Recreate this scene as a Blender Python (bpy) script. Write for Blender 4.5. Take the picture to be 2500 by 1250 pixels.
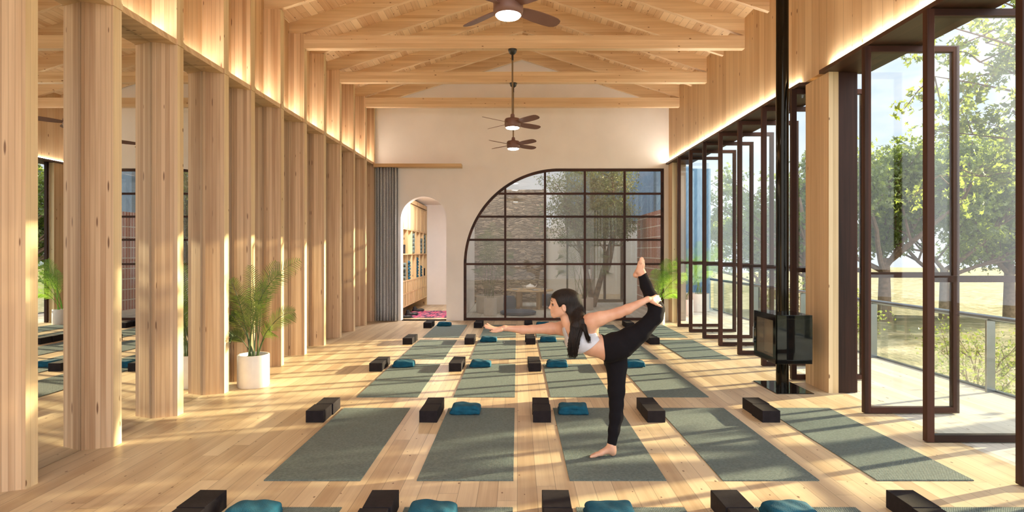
import bpy, bmesh, math, random
import numpy as np
from mathutils import Vector, Matrix, noise
S = bpy.context.scene
COL = S.collection
PI = math.pi
for o in list(bpy.data.objects):
    bpy.data.objects.remove(o)

# ------------------------------------------------------------------ camera, light, exposure
FOC, EYE = 1440.0, 1.443            # focal length in frame pixels, eye height
cam = bpy.data.cameras.new('camera')
cam.sensor_width = 36.0
cam.lens = 36.0 * FOC / 2500.0
cam.shift_x = -13.0 / 2500.0
cam.shift_y = -9.0 / 2500.0
cam.clip_end = 400
camera = bpy.data.objects.new('camera', cam)
COL.objects.link(camera)
camera.location = (0, 0, EYE)
camera.rotation_euler = (PI / 2, 0, 0)
S.camera = camera

S.view_settings.view_transform = 'Standard'
S.view_settings.look = 'None'
S.view_settings.exposure = 0.50
S.view_settings.gamma = 1.0
S.view_settings.use_curve_mapping = False
S.cycles.caustics_reflective = False
S.cycles.caustics_refractive = False
S.cycles.max_bounces = 9
S.cycles.diffuse_bounces = 5
S.cycles.transparent_max_bounces = 24
S.cycles.sample_clamp_indirect = 6.0

SUN_DIR = Vector((0.944, 0.330, 0.2407)).normalized()   # towards the sun
sun = bpy.data.lights.new('sun', 'SUN')
sun.energy = 13.5
sun.angle = math.radians(0.7)
sun.color = (1.0, 0.82, 0.48)
sun_o = bpy.data.objects.new('sun', sun)
COL.objects.link(sun_o)
sun_o.rotation_euler = SUN_DIR.to_track_quat('Z', 'Y').to_euler()
sun_o.location = SUN_DIR * 30

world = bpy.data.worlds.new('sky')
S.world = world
world.use_nodes = True
wn, wl = world.node_tree.nodes, world.node_tree.links
wn.clear()
w_out = wn.new('ShaderNodeOutputWorld')
w_bg = wn.new('ShaderNodeBackground')
w_tc = wn.new('ShaderNodeTexCoord')
w_sep = wn.new('ShaderNodeSeparateXYZ')
w_ramp = wn.new('ShaderNodeValToRGB')
w_noise = wn.new('ShaderNodeTexNoise')
w_map = wn.new('ShaderNodeMapping')
w_cr = wn.new('ShaderNodeValToRGB')
w_mix = wn.new('ShaderNodeMix'); w_mix.data_type = 'RGBA'
wl.new(w_tc.outputs['Generated'], w_sep.inputs[0])
wl.new(w_sep.outputs['Z'], w_ramp.inputs[0])
e = w_ramp.color_ramp.elements
e[0].position, e[0].color = 0.0, (0.78, 0.86, 0.95, 1)
e[1].position, e[1].color = 0.6, (0.26, 0.50, 0.86, 1)
m_ = e.new(0.22); m_.color = (0.44, 0.66, 0.92, 1)
w_map.inputs['Scale'].default_value = (1.6, 1.6, 4.2)
w_map.inputs['Location'].default_value = (0.35, 0.2, 0.1)
wl.new(w_tc.outputs['Generated'], w_map.inputs[0])
wl.new(w_map.outputs[0], w_noise.inputs[0])
w_noise.inputs['Scale'].default_value = 2.2
w_noise.inputs['Detail'].default_value = 8
w_noise.inputs['Roughness'].default_value = 0.55
wl.new(w_noise.outputs['Fac'], w_cr.inputs[0])
w_cr.color_ramp.elements[0].position = 0.33
w_cr.color_ramp.elements[1].position = 0.54
wl.new(w_cr.outputs[0], w_mix.inputs[0])
wl.new(w_ramp.outputs[0], w_mix.inputs[6])
w_mix.inputs[7].default_value = (0.92, 0.94, 0.96, 1)
wl.new(w_bg.outputs[0], w_out.inputs[0])
w_m2 = wn.new('ShaderNodeMix'); w_m2.data_type = 'RGBA'
w_s = wn.new('ShaderNodeMapRange')
w_s.inputs['From Min'].default_value = 0.25; w_s.inputs['From Max'].default_value = -0.25
wl.new(w_sep.outputs['Y'], w_s.inputs['Value'])
wl.new(w_s.outputs[0], w_m2.inputs[0])
wl.new(w_mix.outputs[2], w_m2.inputs[6]); w_m2.inputs[7].default_value = (0.88, 0.89, 0.90, 1)
wl.new(w_m2.outputs[2], w_bg.inputs[0])
w_lit = wn.new('ShaderNodeMapRange')      # sky behind the viewer brightened as added fill for the room
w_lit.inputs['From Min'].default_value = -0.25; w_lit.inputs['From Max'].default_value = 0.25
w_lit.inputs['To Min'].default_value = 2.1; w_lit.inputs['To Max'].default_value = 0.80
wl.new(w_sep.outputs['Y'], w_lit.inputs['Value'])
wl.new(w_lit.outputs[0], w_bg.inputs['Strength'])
wl.new(w_bg.outputs[0], w_out.inputs[0])

# ------------------------------------------------------------------ materials
def srgb(r, g, b):
    f = lambda c: ((c / 255 + 0.055) / 1.055) ** 2.4 if c > 10 else c / 255 / 12.92
    return (f(r), f(g), f(b), 1.0)

class NT:
    """small node-tree writer"""
    def __init__(s, name):
        s.m = bpy.data.materials.new(name)
        s.m.use_nodes = True
        s.n, s.l = s.m.node_tree.nodes, s.m.node_tree.links
        s.n.clear()
        s.out = s.n.new('ShaderNodeOutputMaterial')
    def node(s, t, **kw):
        n = s.n.new('ShaderNode' + t)
        for k, v in kw.items(): setattr(n, k, v)
        return n
    def link(s, a, b): s.l.new(a, b)
    def put(s, sock, v):
        if isinstance(v, bpy.types.NodeSocket): s.l.new(v, sock)
        else: sock.default_value = v
    def math(s, op, a, b=0.0, c=None):
        n = s.node('Math', operation=op)
        s.put(n.inputs[0], a); s.put(n.inputs[1], b)
        if c is not None: s.put(n.inputs[2], c)
        return n.outputs[0]
    def mix(s, f, a, b, blend='MIX'):
        n = s.node('Mix', data_type='RGBA', blend_type=blend)
        s.put(n.inputs[0], f); s.put(n.inputs[6], a); s.put(n.inputs[7], b)
        return n.outputs[2]
    def ramp(s, f, stops):
        n = s.node('ValToRGB')
        s.put(n.inputs[0], f)
        e = n.color_ramp.elements
        e[0].position, e[0].color = stops[0]
        e[1].position, e[1].color = stops[-1]
        for p, c in stops[1:-1]:
            q = e.new(p); q.color = c
        return n.outputs[0]
    def noise(s, vec, scale=1.0, detail=4, rough=0.5, out='Fac'):
        n = s.node('TexNoise')
        s.link(vec, n.inputs['Vector'])
        n.inputs['Scale'].default_value = scale
        n.inputs['Detail'].default_value = detail
        n.inputs['Roughness'].default_value = rough
        return n.outputs[out]
    def vec(s, x, y, z):
        n = s.node('CombineXYZ')
        for i, v in enumerate((x, y, z)): s.put(n.inputs[i], v)
        return n.outputs[0]
    def bsdf(s, color, rough=0.5, **kw):
        n = s.node('BsdfPrincipled')
        s.put(n.inputs['Base Color'], color)
        s.put(n.inputs['Roughness'], rough)
        for k, v in kw.items(): s.put(n.inputs[k], v)
        s.link(n.outputs[0], s.out.inputs[0])
        return n
    def bump(s, b, h, strength=0.3, dist=0.01):
        n = s.node('Bump')
        n.inputs['Strength'].default_value = strength
        n.inputs['Distance'].default_value = dist
        s.link(h, n.inputs['Height'])
        s.link(n.outputs[0], b.inputs['Normal'])

def plain(name, rgb, rough=0.5, var=0.06, scale=8, bump=0.0, bscale=60, **kw):
    t = NT(name)
    tc = t.node('TexCoord').outputs['Object']
    c = srgb(*rgb)
    f = t.noise(tc, scale, 4)
    lo = tuple(max(0, v * (1 - var)) for v in c[:3]) + (1,)
    hi = tuple(min(1, v * (1 + var)) for v in c[:3]) + (1,)
    b = t.bsdf(t.ramp(f, [(0.3, lo), (0.7, hi)]), rough, **kw)
    if bump: t.bump(b, t.noise(tc, bscale, 4), bump, 0.004)
    return t.m

def emit(name, rgb, strength):
    t = NT(name)
    e = t.node('Emission')
    e.inputs[0].default_value = rgb + (1,)
    e.inputs[1].default_value = strength
    t.link(e.outputs[0], t.out.inputs[0])
    return t.m

def wood(name, dark, light, grain='Z', board=0.09, cross='XY', seam=0.5, plank=0.0,
         tone=0.5, knots=0.55, rough=0.5, knot_cell=0.16, coord='Object', knot_rgb=(104, 62, 34), spec=0.4,
         gscale=1.0, knot_long=2.3, knot_r=1.0):
    """boards laid side by side with streaky grain, a tone of their own each, seams and knots"""
    t = NT(name)
    tc = t.node('TexCoord').outputs['Object'] if coord == 'Object' else t.node('NewGeometry').outputs['Position']
    if coord == 'Object':
        oi = t.node('ObjectInfo').outputs['Random']
        off = t.math('MULTIPLY', oi, 37.0)
        va = t.node('VectorMath', operation='ADD')
        t.link(tc, va.inputs[0]); t.link(t.vec(off, off, off), va.inputs[1])
        gtc = va.outputs[0]
    else:
        gtc = tc
    sp = t.node('SeparateXYZ'); t.link(gtc, sp.inputs[0])
    ax = {'X': sp.outputs[0], 'Y': sp.outputs[1], 'Z': sp.outputs[2]}
    g = ax[grain]
    c = ax[cross[0]]
    if len(cross) > 1: c = t.math('ADD', c, ax[cross[1]])
    q = t.math('DIVIDE', c, board)
    bid = t.math('FLOOR', q)
    wn_ = t.node('TexWhiteNoise', noise_dimensions='1D'); t.link(bid, wn_.inputs['W'])
    r1 = wn_.outputs['Value']
    if plank:
        g2 = t.math('ADD', t.math('DIVIDE', g, plank), t.math('MULTIPLY', r1, 7.31))
        pid = t.math('FLOOR', g2)
        w2 = t.node('TexWhiteNoise', noise_dimensions='2D'); t.link(t.vec(bid, pid, 0.0), w2.inputs['Vector'])
        r1 = w2.outputs['Value']
    gs = t.vec(t.math('MULTIPLY', c, 26.0 * gscale), t.math('MULTIPLY', g, 0.9 * gscale),
               t.math('MULTIPLY', r1, 31.0))
    n1 = t.noise(gs, 1.0, 5, 0.6)
    gs2 = t.vec(t.math('MULTIPLY', c, 110.0), t.math('MULTIPLY', g, 2.0), t.math('MULTIPLY', r1, 17.0))
    n2 = t.noise(gs2, 1.0, 2, 0.5)
    gs3 = t.vec(t.math('MULTIPLY', c, 5.0), t.math('MULTIPLY', g, 0.55), t.math('MULTIPLY', r1, 9.0))
    n3 = t.noise(gs3, 1.0, 3, 0.5)
    f = t.math('ADD', t.math('MULTIPLY', n1, 0.34), t.math('ADD', t.math('MULTIPLY', n2, 0.14), t.math('MULTIPLY', n3, 0.52)))
    f = t.math('ADD', f, t.math('MULTIPLY', t.math('SUBTRACT', r1, 0.5), tone * 0.34))
    col = t.ramp(f, [(0.30, srgb(*dark)), (0.64, srgb(*light))])
    if knots > 0:
        kv = t.vec(t.math('DIVIDE', c, knot_cell), t.math('ADD', t.math('DIVIDE', g, knot_cell * knot_long), t.math('MULTIPLY', bid, 0.77)), 0.0)
        vo = t.node('TexVoronoi', voronoi_dimensions='2D'); t.link(kv, vo.inputs['Vector'])
        vo.inputs['Scale'].default_value = 1.0
        sepc = t.node('SeparateColor'); t.link(vo.outputs['Color'], sepc.inputs[0])
        keep = t.math('LESS_THAN', sepc.outputs[0], knots)
        rad = t.math('ADD', 0.04 * knot_r, t.math('MULTIPLY', sepc.outputs[1], 0.07 * knot_r))
        k = t.math('MULTIPLY', t.math('SUBTRACT', 1.0, t.math('DIVIDE', vo.outputs['Distance'], rad)), 2.2)
        k = t.math('MINIMUM', t.math('MAXIMUM', k, 0.0), 1.0)
        k = t.math('MULTIPLY', k, t.math('MULTIPLY', keep, 0.85))
        col = t.mix(k, col, srgb(*knot_rgb))
    fr = t.math('ABSOLUTE', t.math('SUBTRACT', t.math('FRACT', q), 0.5))
    s_ = t.math('GREATER_THAN', fr, 0.5 - 0.0022 / board)
    if plank:
        fp = t.math('ABSOLUTE', t.math('SUBTRACT', t.math('FRACT', g2), 0.5))
        s_ = t.math('MAXIMUM', s_, t.math('GREATER_THAN', fp, 0.5 - 0.0018 / plank))
    col = t.mix(t.math('MULTIPLY', s_, seam), col, srgb(*[int(v * 0.45) for v in dark]))
    b = t.bsdf(col, rough)
    b.inputs['Specular IOR Level'].default_value = spec
    t.bump(b, f, 0.08, 0.002)
    return t.m

M = {}
M['fin'] = wood('spruce fin', (180, 142, 106), (222, 190, 154), 'Z', 0.043, 'XY', 0.28, tone=0.8, knots=0.22, knot_cell=0.09, knot_long=5.5)
M['beam'] = wood('spruce beam', (200, 166, 128), (232, 206, 170), 'X', 0.05, 'ZY', 0.12, tone=0.5, knots=0.2, knot_cell=0.1)
M['lining'] = wood('spruce wall boards', (198, 162, 122), (228, 200, 162), 'Z', 0.155, 'XY', 0.5, tone=0.8, knots=0.3, knot_cell=0.16, coord='World', gscale=0.6)
M['lining_fine'] = wood('laminated spruce boards', (188, 152, 114), (226, 196, 158), 'Z', 0.075, 'XY', 0.3, tone=1.0, knots=0.25, knot_cell=0.13, coord='World')
M['deckboards'] = wood('ceiling boards', (194, 156, 118), (228, 200, 164), 'Y', 0.10, 'X', 0.6, plank=1.3, tone=1.0, knots=0.45, knot_cell=0.13, coord='World')
M['floor'] = wood('floor planks', (182, 157, 126), (219, 200, 168), 'Y', 0.118, 'X', 0.45, plank=1.9, tone=0.75, knots=0.42, knot_r=0.62, knot_long=1.7, knot_cell=0.135, coord='World', rough=0.42, knot_rgb=(96, 60, 40), spec=0.45)
M['post_face'] = wood('clear spruce post', (210, 176, 134), (238, 208, 168), 'Z', 0.04, 'XY', 0.15, tone=0.6, knots=0.15, knot_cell=0.09, knot_long=4)
M['grey'] = plain('grey render', (150, 143, 142), 0.8, 0.03)
M['deck'] = wood('deck planks with sky sheen', (190, 184, 172), (226, 222, 212), 'Y', 0.118, 'X', 0.4, plank=1.9, tone=0.75, knots=0.5, knot_cell=0.135, coord='World', rough=0.5, knot_rgb=(126, 112, 96))  # paler than the floor planks: sky reflection put into the colour
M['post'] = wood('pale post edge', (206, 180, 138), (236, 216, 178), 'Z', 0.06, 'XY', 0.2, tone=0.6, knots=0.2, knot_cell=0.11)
M['walnut'] = wood('dark walnut frame', (36, 20, 16), (74, 45, 36), 'Z', 0.09, 'XY', 0.1, tone=0.8, knots=0.0, rough=0.5, gscale=1.4, spec=0.25)
M['walnut_h'] = wood('dark walnut rail', (36, 20, 16), (74, 45, 36), 'X', 0.09, 'ZY', 0.1, tone=0.8, knots=0.0, rough=0.5, gscale=1.4, spec=0.25)
M['walnut_y'] = wood('dark walnut soffit', (38, 23, 18), (76, 50, 40), 'Y', 0.12, 'X', 0.3, plank=1.6, tone=0.9, knots=0.0, rough=0.45)
M['oak'] = wood('oak joinery', (190, 158, 112), (226, 198, 152), 'Z', 0.2, 'XY', 0.1, tone=0.5, knots=0.15)
M['oak_h'] = wood('oak shelf', (190, 154, 110), (226, 196, 152), 'X', 0.2, 'ZY', 0.1, tone=0.5, knots=0.1)
M['plaster'] = plain('lime plaster', (241, 236, 233), 0.8, 0.03, 2.0, bump=0.1, bscale=25)
M['white'] = plain('white render', (238, 235, 230), 0.8, 0.02)
M['foam'] = plain('black foam', (33, 29, 34), 0.8, 0.2, 30, bump=0.3, bscale=220, **{'Specular IOR Level': 0.2})
M['steel'] = plain('brushed steel', (150, 155, 160), 0.3, 0.04, Metallic=0.9)
M['fan'] = plain('mauve brown lacquer', (112, 80, 72), 0.45, 0.05)
M['rod'] = plain('bronze rod', (124, 108, 84), 0.35, 0.05, Metallic=0.6)
M['black'] = plain('black enamel', (14, 13, 13), 0.35, 0.1)
M['blackgloss'] = plain('polished black steel', (30, 27, 22), 0.08, 0.1, Metallic=0.75)
M['blackglass'] = plain('black glass', (16, 18, 19), 0.03, 0.05)
M['pot'] = plain('white ceramic pot', (232, 226, 220), 0.55, 0.03, 12, bump=0.1)
M['soil'] = plain('dark soil', (60, 44, 32), 0.95, 0.3, 40, bump=0.6)
M['bark'] = plain('bark', (112, 92, 78), 0.9, 0.3, 14, bump=0.6, bscale=30)
M['shoe'] = plain('black shoe leather', (26, 25, 27), 0.5, 0.2)
M['firebrick'] = plain('firebox lining', (196, 180, 152), 0.8, 0.12, 6)  # beige of the lining bricks
M['towel'] = plain('teal blanket', (4, 80, 106), 0.95, 0.22, 20, bump=0.6, bscale=160)
M['matroll'] = plain('rolled grey mat', (112, 124, 120), 0.8, 0.25, 60, bump=0.4)
M['tableoak'] = plain('table wood', (206, 176, 136), 0.5, 0.08)
M['cushion'] = plain('blue grey cushion', (62, 82, 108), 0.9, 0.15, 20, bump=0.3)
M['china'] = plain('white china', (240, 240, 240), 0.25, 0.01)
M['stonepot'] = plain('stone planter', (196, 188, 178), 0.8, 0.1, 6, bump=0.3)

def glass_mat(name, tint=(1, 1, 1), base=0.10, gain=0.5, rough=0.0, haze=0.0, haze_rgb=(0.7, 0.66, 0.6)):
    t = NT(name)
    lw = t.node('LayerWeight'); lw.inputs['Blend'].default_value = 0.35
    f = t.math('ADD', base, t.math('MULTIPLY', lw.outputs['Fresnel'], gain))
    f = t.math('MINIMUM', f, 0.9)
    tr = t.node('BsdfTransparent'); tr.inputs[0].default_value = tint + (1,)
    gl = t.node('BsdfGlossy'); gl.inputs[0].default_value = (1, 1, 1, 1); gl.inputs['Roughness'].default_value = rough
    mx = t.node('MixShader'); t.put(mx.inputs[0], f)
    first = tr.outputs[0]
    if haze:
        df = t.node('BsdfDiffuse'); df.inputs[0].default_value = haze_rgb + (1,)
        m2 = t.node('MixShader'); m2.inputs[0].default_value = haze
        t.link(tr.outputs[0], m2.inputs[1]); t.link(df.outputs[0], m2.inputs[2])
        first = m2.outputs[0]
    t.link(first, mx.inputs[1]); t.link(gl.outputs[0], mx.inputs[2])
    t.link(mx.outputs[0], t.out.inputs[0])
    return t.m
M['glass'] = glass_mat('door glass', (0.97, 0.985, 0.98), 0.02, 0.09)
M['glass_end'] = glass_mat('end window glass', (0.92, 0.91, 0.89), 0.012, 0.08, haze=0.22, haze_rgb=(0.42, 0.40, 0.37))  # diffuse haze puts the grey of reflections into the glass
M['glass_rail'] = glass_mat('balustrade glass', (0.95, 0.97, 0.97), 0.03, 0.25)

def mirror_mat():
    t = NT('silvered mirror')
    g = t.node('BsdfGlossy'); g.inputs[0].default_value = (0.80, 0.81, 0.80, 1); g.inputs['Roughness'].default_value = 0.0
    t.link(g.outputs[0], t.out.inputs[0])
    return t.m
M['mirror'] = mirror_mat()
M['led'] = emit('warm light strip', (1.0, 0.915, 0.76), 62.0)
M['lamp'] = emit('fan lamp diffuser', (1.0, 0.97, 0.93), 34.0)
M['lamp_store'] = emit('ceiling lamp diffuser', (1.0, 0.96, 0.92), 170.0)

def mat_weave():
    t = NT('grey green woven mat')
    tc = t.node('TexCoord').outputs['Object']
    sp = t.node('SeparateXYZ'); t.link(tc, sp.inputs[0])
    a = t.math('SINE', t.math('MULTIPLY', sp.outputs[1], 2 * PI / 0.0125))
    b_ = t.math('SINE', t.math('MULTIPLY', sp.outputs[0], 2 * PI / 0.010))
    h = t.math('MULTIPLY', a, b_)
    n = t.noise(tc, 60, 2)
    f = t.math('ADD', t.math('MULTIPLY', h, 0.25), t.math('ADD', 0.25, t.math('MULTIPLY', n, 0.5)))
    c = t.ramp(f, [(0.25, srgb(66, 81, 83)), (0.75, srgb(124, 140, 139))])
    b = t.bsdf(c, 0.75)
    t.bump(b, h, 0.5, 0.003)
    return t.m
M['mat'] = mat_weave()

def leaf_mat(name, dark, light, trans=0.45):
    t = NT(name)
    g = t.node('NewGeometry')
    r = g.outputs['Random Per Island']
    c = t.ramp(r, [(0.0, srgb(*dark)), (1.0, srgb(*light))])
    d = t.node('BsdfDiffuse'); t.link(c, d.inputs[0])
    tl = t.node('BsdfTranslucent'); t.link(t.mix(0.4, c, srgb(190, 210, 90)), tl.inputs[0])
    gl = t.node('BsdfGlossy'); gl.inputs['Roughness'].default_value = 0.45
    m1 = t.node('MixShader'); m1.inputs[0].default_value = trans
    t.link(d.outputs[0], m1.inputs[1]); t.link(tl.outputs[0], m1.inputs[2])
    m2 = t.node('MixShader'); m2.inputs[0].default_value = 0.08
    t.link(m1.outputs[0], m2.inputs[1]); t.link(gl.outputs[0], m2.inputs[2])
    t.link(m2.outputs[0], t.out.inputs[0])
    return t.m
M['leaf'] = leaf_mat('tree leaves', (48, 66, 26), (128, 148, 58), 0.55)
M['leaf_far'] = leaf_mat('olive leaves', (58, 74, 50), (122, 134, 96), 0.35)
M['palm'] = leaf_mat('palm leaflets', (36, 62, 22), (86, 116, 44), 0.3)
M['palm_bright'] = leaf_mat('sunny palm leaflets', (74, 140, 36), (134, 196, 62), 0.5)  # palm green with the sunlight put into the colour
M['stem'] = plain('green stem', (92, 104, 52), 0.6, 0.2, 20)

def stone_mat():
    t = NT('dry stone courses')
    p = t.node('NewGeometry').outputs['Position']
    sp = t.node('SeparateXYZ'); t.link(p, sp.inputs[0])
    w = t.noise(p, 2.2, 3)
    z = t.math('ADD', sp.outputs[2], t.math('MULTIPLY', w, 0.18))
    v = t.vec(t.math('MULTIPLY', sp.outputs[0], 5.2), 0.0, t.math('MULTIPLY', z, 25.0))
    vo = t.node('TexVoronoi', feature='DISTANCE_TO_EDGE'); t.link(v, vo.inputs['Vector']); vo.inputs['Scale'].default_value = 1.0
    vc = t.node('TexVoronoi'); t.link(v, vc.inputs['Vector']); vc.inputs['Scale'].default_value = 1.0
    sc = t.node('SeparateColor'); t.link(vc.outputs['Color'], sc.inputs[0])
    f = t.math('ADD', t.math('MULTIPLY', sc.outputs[0], 0.6), t.math('MULTIPLY', t.noise(p, 14, 4), 0.4))
    c = t.ramp(f, [(0.2, srgb(132, 116, 100)), (0.8, srgb(204, 184, 164))])
    edge = t.math('LESS_THAN', vo.outputs['Distance'], 0.05)
    c = t.mix(t.math('MULTIPLY', edge, 0.7), c, srgb(86, 74, 66))
    b = t.bsdf(c, 0.9)
    t.bump(b, t.math('MINIMUM', vo.outputs['Distance'], 0.2), 1.0, 0.12)
    return t.m
M['stone'] = stone_mat()

def brick_mat(name, c1, c2, mortar, bw, bh, along, size=0.012, rough=0.8):
    t = NT(name)
    p = t.node('NewGeometry').outputs['Position']
    sp = t.node('SeparateXYZ'); t.link(p, sp.inputs[0])
    a = {'X': sp.outputs[0], 'Y': sp.outputs[1]}[along]
    br = t.node('TexBrick')
    t.link(t.vec(a, sp.outputs[2], 0.0), br.inputs['Vector'])
    br.inputs['Color1'].default_value = srgb(*c1); br.inputs['Color2'].default_value = srgb(*c2)
    br.inputs['Mortar'].default_value = srgb(*mortar)
    br.inputs['Scale'].default_value = 1.0
    br.offset = 0.0
    br.inputs['Mortar Size'].default_value = size
    br.inputs['Brick Width'].default_value = bw; br.inputs['Row Height'].default_value = bh
    b = t.bsdf(br.outputs['Color'], rough)
    return t.m
M['redbrick'] = brick_mat('glazed red brick', (178, 88, 66), (160, 74, 56), (226, 212, 202), 0.11, 0.26, 'Y', 0.012)

def herring_mat(name, c1, c2, joint):
    t = NT(name)
    p = t.node('NewGeometry').outputs['Position']
    sp = t.node('SeparateXYZ'); t.link(p, sp.inputs[0])
    cw = 0.24
    q = t.math('DIVIDE', sp.outputs[0], cw)
    tri = t.math('ABSOLUTE', t.math('SUBTRACT', t.math('FRACT', q), 0.5))
    s = t.math('ADD', t.math('DIVIDE', sp.outputs[2], 0.085), t.math('MULTIPLY', tri, 2 * cw / 0.085))
    fr = t.math('FRACT', s)
    line = t.math('LESS_THAN', fr, 0.13)
    l2 = t.math('LESS_THAN', t.math('ABSOLUTE', t.math('SUBTRACT', tri, 0.25)), 0.235)
    l2 = t.math('SUBTRACT', 1.0, l2)
    line = t.math('MAXIMUM', line, l2)
    wn2 = t.node('TexWhiteNoise', noise_dimensions='2D')
    t.link(t.vec(t.math('FLOOR', s), t.math('FLOOR', t.math('MULTIPLY', q, 2.0)), 0.0), wn2.inputs['Vector'])
    c = t.mix(wn2.outputs['Value'], srgb(*c1), srgb(*c2))
    c = t.mix(t.math('MULTIPLY', line, 0.6), c, srgb(*joint))
    t.bsdf(c, 0.45)
    return t.m
M['bluetile'] = herring_mat('blue herringbone tile', (84, 124, 162), (102, 142, 178), (62, 98, 138))

def ground_mat():
    t = NT('dry grass ground')
    p = t.node('NewGeometry').outputs['Position']
    f = t.noise(p, 0.9, 8, 0.65)
    f2 = t.noise(p, 9.0, 4, 0.6)
    f = t.math('ADD', t.math('MULTIPLY', f, 0.65), t.math('MULTIPLY', f2, 0.35))
    c = t.ramp(f, [(0.32, srgb(88, 92, 56)), (0.5, srgb(142, 134, 96)), (0.62, srgb(188, 174, 142)), (0.72, srgb(216, 208, 190))])
    b = t.bsdf(c, 0.95)
    t.bump(b, f, 0.8, 0.15)
    return t.m
M['ground'] = ground_mat()

def curtain_mat():
    t = NT('grey woven curtain')
    tc = t.node('TexCoord').outputs['Object']
    f = t.noise(tc, 130, 2)
    b = t.bsdf(t.ramp(f, [(0.3, srgb(136, 138, 142)), (0.7, srgb(210, 211, 214))]), 0.9)
    return t.m
M['curtain'] = curtain_mat()

def rug_mat():
    t = NT('pink patterned rug')
    tc = t.node('TexCoord').outputs['Object']
    sp = t.node('SeparateXYZ'); t.link(tc, sp.inputs[0])
    v = t.vec(t.math('MULTIPLY', t.math('ABSOLUTE', sp.outputs[0]), 9.0), t.math('MULTIPLY', t.math('PINGPONG', sp.outputs[1], 0.33), 9.0), 0.0)
    vo = t.node('TexVoronoi', distance='MANHATTAN'); t.link(v, vo.inputs['Vector']); vo.inputs['Scale'].default_value = 1.3
    sc = t.node('SeparateColor'); t.link(vo.outputs['Color'], sc.inputs[0])
    c = t.ramp(sc.outputs[0], [(0.0, srgb(60, 50, 84)), (0.2, srgb(226, 78, 120)), (0.6, srgb(238, 120, 146)), (0.85, srgb(110, 60, 98)), (1.0, srgb(244, 176, 178))])
    c = t.mix(t.math('GREATER_THAN', vo.outputs['Distance'], 0.8), c, srgb(60, 50, 84))
    t.bsdf(c, 0.95)
    return t.m
M['rug'] = rug_mat()

def skin_mat():
    t = NT('skin')
    tc = t.node('TexCoord').outputs['Object']
    c = t.ramp(t.noise(tc, 9, 4), [(0.3, srgb(202, 152, 128)), (0.7, srgb(224, 180, 156))])
    b = t.bsdf(c, 0.45)
    b.inputs['Subsurface Weight'].default_value = 0.12
    b.inputs['Subsurface Radius'].default_value = (0.02, 0.008, 0.004)
    b.inputs['Subsurface Scale'].default_value = 0.4
    t.bump(b, t.noise(tc, 38, 4), 0.25, 0.004)
    return t.m
M['skin'] = skin_mat()
M['legging'] = plain('black stretch fabric', (22, 20, 25), 0.9, 0.05, 40, **{'Specular IOR Level': 0.15})
M['bra'] = plain('pale grey stretch fabric', (208, 211, 226), 0.7, 0.03, 40)
def hair_mat():
    t = NT('dark brown hair')
    tc = t.node('TexCoord').outputs['Object']
    mp = t.node('Mapping'); mp.inputs['Scale'].default_value = (160, 160, 12); t.link(tc, mp.inputs[0])
    f = t.noise(mp.outputs[0], 1.0, 3)
    b = t.bsdf(t.ramp(f, [(0.3, srgb(14, 10, 10)), (0.75, srgb(40, 29, 27))]), 0.55)
    b.inputs['Specular IOR Level'].default_value = 0.25
    t.bump(b, f, 0.5, 0.003)
    return t.m
M['hair'] = hair_mat()
M['eyewhite'] = plain('eye white', (232, 226, 222), 0.2, 0.01)
M['iris'] = plain('dark iris', (40, 28, 22), 0.2, 0.05)
M['lip'] = plain('rose lips', (186, 98, 92), 0.4, 0.05)
M['nail'] = plain('black nail varnish', (20, 14, 22), 0.2, 0.05)

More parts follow.
